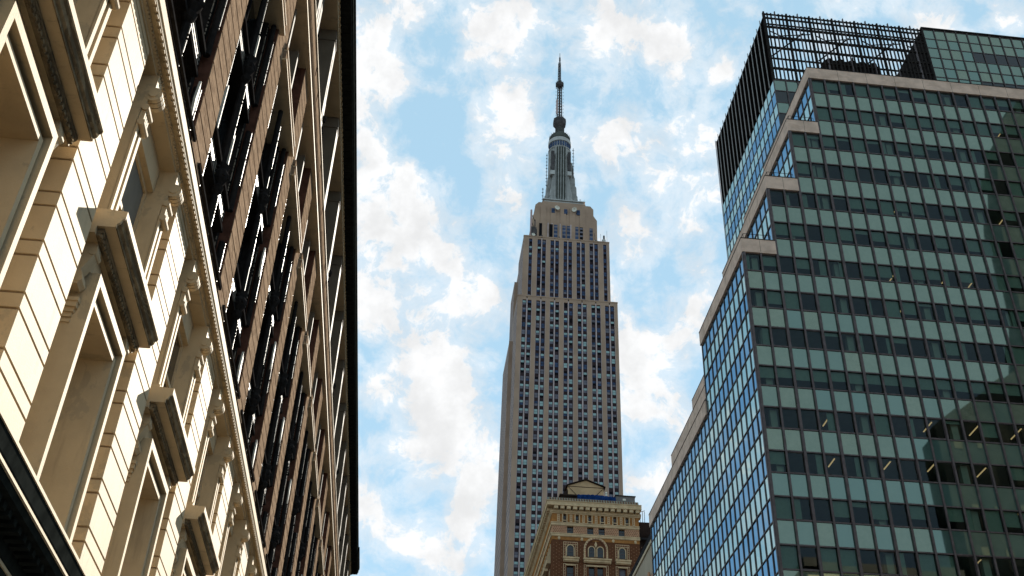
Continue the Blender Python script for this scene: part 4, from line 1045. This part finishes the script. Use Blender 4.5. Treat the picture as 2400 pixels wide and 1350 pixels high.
    for (x0, x1) in ((27.62, 30.28), (37.36, 39.98)):
        b = MB(); d = MB(); s = MB(); studded(b, d, x0, x1, 77.7, 80.1)
        for q in range(6): s.ball((x0+.21, YB-.13, 77.95+q*.42), .11, 6); s.ball((x1-.21, YB-.13, 77.95+q*.42), .11, 6)
        for q in range(5): s.ball((x0+.45+q*.44, YB-.13, 80.35), .11, 6)
        p = b.build('window_surround', 'terracotta_cream', T); d.build('surround_inset', 'diaper_dark', p); s.build('boss', 'diaper_brick', p)
        b = MB(); bx(b, x0-.1, x1+.25, 0, .75, 77.35, 77.6); bx(b, x0, x1+.15, 0, .6, 76.95, 77.35); bx(b, x0, x1+.15, .1, .4, 76.8, 76.95); b.build('balcony_sill', 'terracotta_cream', T)
    b = MB(); d = MB(); s = MB(); c = 33.69; zc = 79.5
    archring(b, c-1.8, c+1.8, 77.7, zc, .46, 0, .12, 20); archring(d, c-1.7+.02, c+1.7-.02, 77.8, zc, .22, .12, .135, 20)
    for q in range(13):
        a = pi*q/12; s.ball((c+2.03*cos(a), YB-.14, zc+2.03*sin(a)), .12, 6)
    for q in range(4):
        for sgn in (-1, 1): s.ball((c+sgn*2.03, YB-.14, 77.9+q*.42), .11, 6)
    p = b.build('great_arch', 'terracotta_cream', T); d.build('arch_inset', 'diaper_dark', p); s.build('boss', 'diaper_brick', p)
    b = MB(); b.prism([(c-.28, 80.35), (c, 79.75), (c+.28, 80.35), (c, 81.0)], lambda x, z: (x, YB-.01, z), lambda x, z: (x, YB-.1, z)); b.build('diamond_ornament', 'terracotta_cream', T)
    b = MB(); bx(b, 31.3, 36.55, 0, .75, 77.35, 77.6); bx(b, 31.4, 36.45, 0, .6, 76.95, 77.35); bx(b, 31.4, 36.45, .1, .4, 76.8, 76.95); b.build('balcony_sill', 'terracotta_cream', T)
    for i, px in enumerate((26.8, 31.1, 37.0, 41.2)):
        b = MB(); b.ball((px, YB-.06, 81.25), .3, 10, sq=(.85, .45, 1.15)); b.build('medallion', 'terracotta_cream', T)
    # lower floors: windows, surrounds
    for k, (z0, z1) in enumerate(floors[1:]):
        for x0, x1 in arch:
            b = MB(); bx(b, x0, x1, -.55, -.45, z0, z1); q = b.build('window', 'window_glass_dark' if RW.random() < .5 else 'sash_grey', T)
            b = MB(); bx(b, x0, x1, -.445, -.38, (z0+z1)/2-.05, (z0+z1)/2+.05); bx(b, x0, x0+.07, -.445, -.38, z0, z1); bx(b, x1-.07, x1, -.445, -.38, z0, z1); b.build('sash', 'bronze_mullion', q)
        for x0, x1 in ((27.62, 30.28), (31.45, 36.0), (37.36, 39.98)):
            b = MB(); d = MB(); s = MB(); studded(b, d, x0, x1, z0-.4, z1+.35, False)
            for q in range(5): s.ball((x0+.21, YB-.13, z0+q*.5), .11, 6); s.ball((x1-.21, YB-.13, z0+q*.5), .11, 6)
            p = b.build('window_surround', 'terracotta_cream', T); d.build('surround_inset', 'diaper_dark', p); s.build('boss', 'diaper_brick', p)
            b = MB(); bx(b, x0+.43, x1-.43, 0, .14, z1+.02, z1+.3); bx(b, x0+.43, x1-.43, 0, .25, z0-.3, z0-.02); b.build('lintel', 'terracotta_cream', T)
    # cornice all round the corner
    def cornice(prof, name, mt, par):
        b = MB()
        n = len(prof)
        vs = [(XA-o, YR, z) for o, z in prof]+[(XA-o, YB-o, z) for o, z in prof]+[(XZ+.4, YB-o, z) for o, z in prof]
        b.add(vs, [(k*n+i, k*n+(i+1) % n, (k+1)*n+(i+1) % n, (k+1)*n+i) for k in (0, 1) for i in range(n)]+[tuple(range(n))[::-1], tuple(range(2*n, 3*n))])
        return b.build(name, mt, par)
    q = cornice([(-.9, 85.95), (.1, 85.95), (.16, 86.1), (.3, 86.2), (.36, 86.45), (.5, 86.55), (-.9, 86.55)], 'bed_moulding', 'terracotta_cream', T)
    q = cornice([(-.9, 87.15), (1.12, 87.15), (1.14, 87.25), (1.08, 87.3), (1.1, 87.9), (1.22, 87.98), (1.22, 88.08), (1.1, 88.12), (-.9, 88.7)], 'cornice', 'terracotta_cream', T)
    b = MB(); b.box(XA+.5, XZ+.3, YB+.2, YR, 86.0, 88.6); b.box(XA, XA+.5, YB+.01, YR, 86.55, 87.15); b.box(XA+.51, XZ+.3, YB, YB+.15, 86.55, 87.15); b.build('cornice_core', 'stone_joint', T)
    for k in range(14):
        x = 25.83-.1+k*1.195
        b = MB(); bx(b, x, x+.78, 0, .95, 86.57, 87.13); bx(b, x+.08, x+.7, .95, 1.02, 86.6, 87.13); b.build('modillion', 'terracotta_cream', T)
    for k in range(46):
        y = YB+.4+k*1.195
        b = MB(); sx(b, 0, .95, y, y+.6, 86.57, 87.13); b.build('modillion', 'terracotta_cream', T)
    b = MB()
    b.prism([(1.0, 88.13), (.55, 88.85), (.3, 88.85), (.3, 88.13)], lambda o, z: (XA-.9, YB-o, z), lambda o, z: (XZ-.1, YB-o, z)); q = b.build('roof_cresting', 'copper_roof', T)
    b = MB()
    for k in range(34):
        x = XA-.6+k*.5; b.prism([(1.005, 88.16), (.58, 88.8), (.54, 88.8), (.96, 88.16)], lambda o, z: (x, YB-o-.03, z), lambda o, z: (x+.2, YB-o-.03, z))
    b.build('cresting_scale', 'diaper_dark', q)
    # street side windows, sills
    for k in range(14):
        y = YB+2.2+k*4.0
        for z0, z1 in [(82.42, 83.58), (78.0, 79.9)]+floors[1:]:
            b = MB(); b.box(XA-.03, XA+.1, y, y+1.3, z0, z1); q = b.build('window', 'window_glass_dark', T)
            b = MB(); b.box(XA-.10, XA-.031, y, y+.1, z0, z1); b.box(XA-.10, XA-.031, y+1.2, y+1.3, z0, z1); b.build('sash', 'terracotta_cream', q)
        b = MB(); b.box(XA-.75, XA-.01, y-.7, y+2.0, 77.0, 77.6); b.box(XA-.16, XA-.005, y-.6, y-.2, 77.6, 80.6); b.box(XA-.16, XA-.005, y+1.5, y+1.9, 77.6, 80.6); b.build('balcony_sill', 'terracotta_cream', T)
    # roof structures
    b = MB(); y0, y1 = 211.0, 219.0
    b.box(29.3, 36.4, y0, y1, 88, 94.3); b.prism([(29.3, 94.3), (36.4, 94.3), (32.85, 95.55)], lambda x, z: (x, y0, z), lambda x, z: (x, y1, z)); p = b.build('roof_hut', 'hut_tan', T)
    b = MB()
    for xa, za, xb, zb in ((28.95, 94.2, 32.85, 95.62), (36.75, 94.2, 32.85, 95.62)): b.prism([(xa, za), (xb, zb), (xb, zb+.18), (xa, za+.18)], lambda x, z: (x, y0-.35, z), lambda x, z: (x, y1+.3, z))
    b.box(29.28, 36.42, y0-.05, y0-.01, 94.1, 94.2)
    for s in (0, 1): b.cyl((29.4 if s == 0 else 36.3, y0-.05, 94), (31.2 if s == 0 else 34.5, y0-.05, 92.2), .05, n=4)
    b.prism([(29.2, 93.6), (27.6, 91.6), (27.6, 91.2), (29.2, 91.2)], lambda x, z: (x, y0, z), lambda x, z: (x, y1, z))
    b.build('hut_roof', 'dark_brown_wall', p)
    b = MB(); b.box(27.6, 37.6, 208.5, 219, 88.6, 91.2); b.box(27.3, 37.9, 208.2, 219.2, 91.0, 91.3); b.build('penthouse', 'dark_brown_wall', T)
    b = MB(); b.box(38.05, 41.8, 207, 212, 88.6, 91.0); b.box(37.9, 41.95, 206.8, 212.2, 91.0, 91.12, 1); b.box(39.4, 40.0, 206.9, 207.0, 90.1, 90.5, 2); b.build('lift_house', ['grey_render', 'steel_dark', 'dish_white'], T)
    b = MB(); b.box(25.7, 28.5, 206.6, 208.0, 88.6, 89.4); b.build('roof_kerb', 'terracotta_cream', T)
    b = MB(); b.cyl((36.35, 207.8, 90.2), (36.35, 207.8, 91.7), .22, n=8); b.cyl((36.35, 207.8, 91.7), (36.35, 207.8, 92.0), .32, .1, n=8); b.build('roof_vent', 'dish_white', T)
    return T
hotel()
def tarp():
    b = MB(); nx, nz = 40, 6; RW = random.Random(4)
    x0, x1 = 30.5, 37.95; y = 206.3
    vs = []; fs = []
    for i in range(nx+1):
        for k in range(nz+1):
            f = i/nx; z1 = 90.15+.22*sin(pi*f)-.15*f; zz = 88.75+(z1+.45-88.75)*k/nz
            vs.append((x0+(x1-x0)*f, y+.10*sin(i*1.3+k*.5)+.05*sin(i*2.9)+.25*(k/nz)**2, zz+.03*sin(i*1.7)))
    for i in range(nx):
        for k in range(nz): a = i*(nz+1)+k; fs.append((a, a+nz+1, a+nz+2, a+1))
    b.add(vs, fs); b.add([(x, yy+.08, z) for x, yy, z in vs], [f[::-1] for f in fs])
    n1 = nz+1
    top = [(i*n1+nz) for i in range(nx+1)]; off = len(vs)
    for a, c in zip(top, top[1:]): b.f.append((a, c, c+off, a+off)); b.m.append(0)
    for i in (0, nx):
        for k in range(nz): a = i*n1+k; b.f.append((a, a+1, a+1+off, a+off)); b.m.append(0)
    o = b.build('tarpaulin', 'tarp_blue', smooth=True)
    tag(o, 'blue tarpaulin stretched along the hotel roof edge below the tan gabled hut', 'tarpaulin')
tarp()

# ------------------------------------------------------------------ lesser neighbours
def neighbours():
    T = thing('dark_building', (58, 222, GZ), 'dark brown windowless building squeezed between the brick hotel and the glass tower', 'building')
    b = MB(); b.box(42.55, 74, 209, 240, GZ, 86.9); b.box(45.6, 74, 208.6, 209, GZ, 87.6); b.build('wall', 'dark_brown_wall', T)
    b = MB(); b.box(42.5, 74, 208.3, 208.6, 83.2, 83.6); b.cyl((42.6, 208.5, 81), (46.5, 208.5, 81), .09, n=4); b.cyl((42.6, 208.5, 80), (46.5, 208.5, 80), .09, n=4); b.build('pipework', 'steel_dark', T)
    b = MB()
    for x in (43.7, 44.2, 44.6): b.cyl((x, 212, 86.9), (x, 212, 90.3), .06, n=5)
    b.cyl((43.5, 212, 90.1), (44.7, 212, 90.5), .06, n=5); b.build('roof_pipe', 'grey_render', T)
    T = thing('cream_building', (40, 136, GZ), 'plain cream sided low building just past the glass tower', 'building')
    b = MB(); b.box(26.5, 60, 120.9, 160, GZ, 48.6); b.build('wall', 'cream_render', T)
    b = MB(); b.box(26.35, 60, 120.8, 160.1, 48.6, 48.95); b.build('parapet', 'cream_stone', T)
    b = MB(); b.box(29.0, 60, 121, 149, 48.96, 53.6); b.build('penthouse', 'dark_brown_wall', T)
    b = MB(); b.box(28.8, 60, 120.9, 149.2, 53.6, 54.3); b.build('penthouse_coping', 'steel_dark', T)
    b = MB(); b.box(26.3, 26.5, 120.9, 123.6, GZ, 45.0); b.cyl((26.2, 123.4, 44.0), (26.2, 123.4, 45.6), .35, .15, n=8); b.build('corner_pier', 'diaper_brick', T)
    # behind the photographer: seen only as reflections in the glass
    T = thing('corner_building', (130, -50, GZ), 'dark tall building mirrored in the lower right panes of the glass tower', 'building')
    b = MB(); b.prism([(95.4, GZ), (170, GZ), (170, 205), (136, 189), (126, 174), (121.5, 152), (120, 126), (117, 114.5), (106, 107), (95.4, 99)], lambda x, z: (x, -30, z), lambda x, z: (x, -37, z)); b.build('wall', 'far_dark', T)
    b = MB()
    for k in range(12):
        for n in range(14): b.box(99+n*4.5, 100.6+n*4.5, -30, -29.8, 8+k*8, 12+k*8)
    b.build('window', 'far_window', T, kind='stuff')
    T = thing('stone_block', (60, -32, GZ), 'pale stone block with tall arches mirrored along the bottom of the glass tower', 'building')
    b = MB(); b.box(67, 94, -37, -31, GZ, 70.5); b.box(66.5, 94.4, -37.5, -30.4, 70.5, 72); b.build('wall', 'far_stone', T)
    b = MB()
    for n in range(6):
        x = 67.5+n*4.4; b.box(x, x+2.8, -31, -30.8, 6, 66); b.cyl((x+1.4, -31, 66), (x+1.4, -30.8, 66), 1.4, n=16)
    b.build('window', 'far_dark', T, kind='stuff')
neighbours()
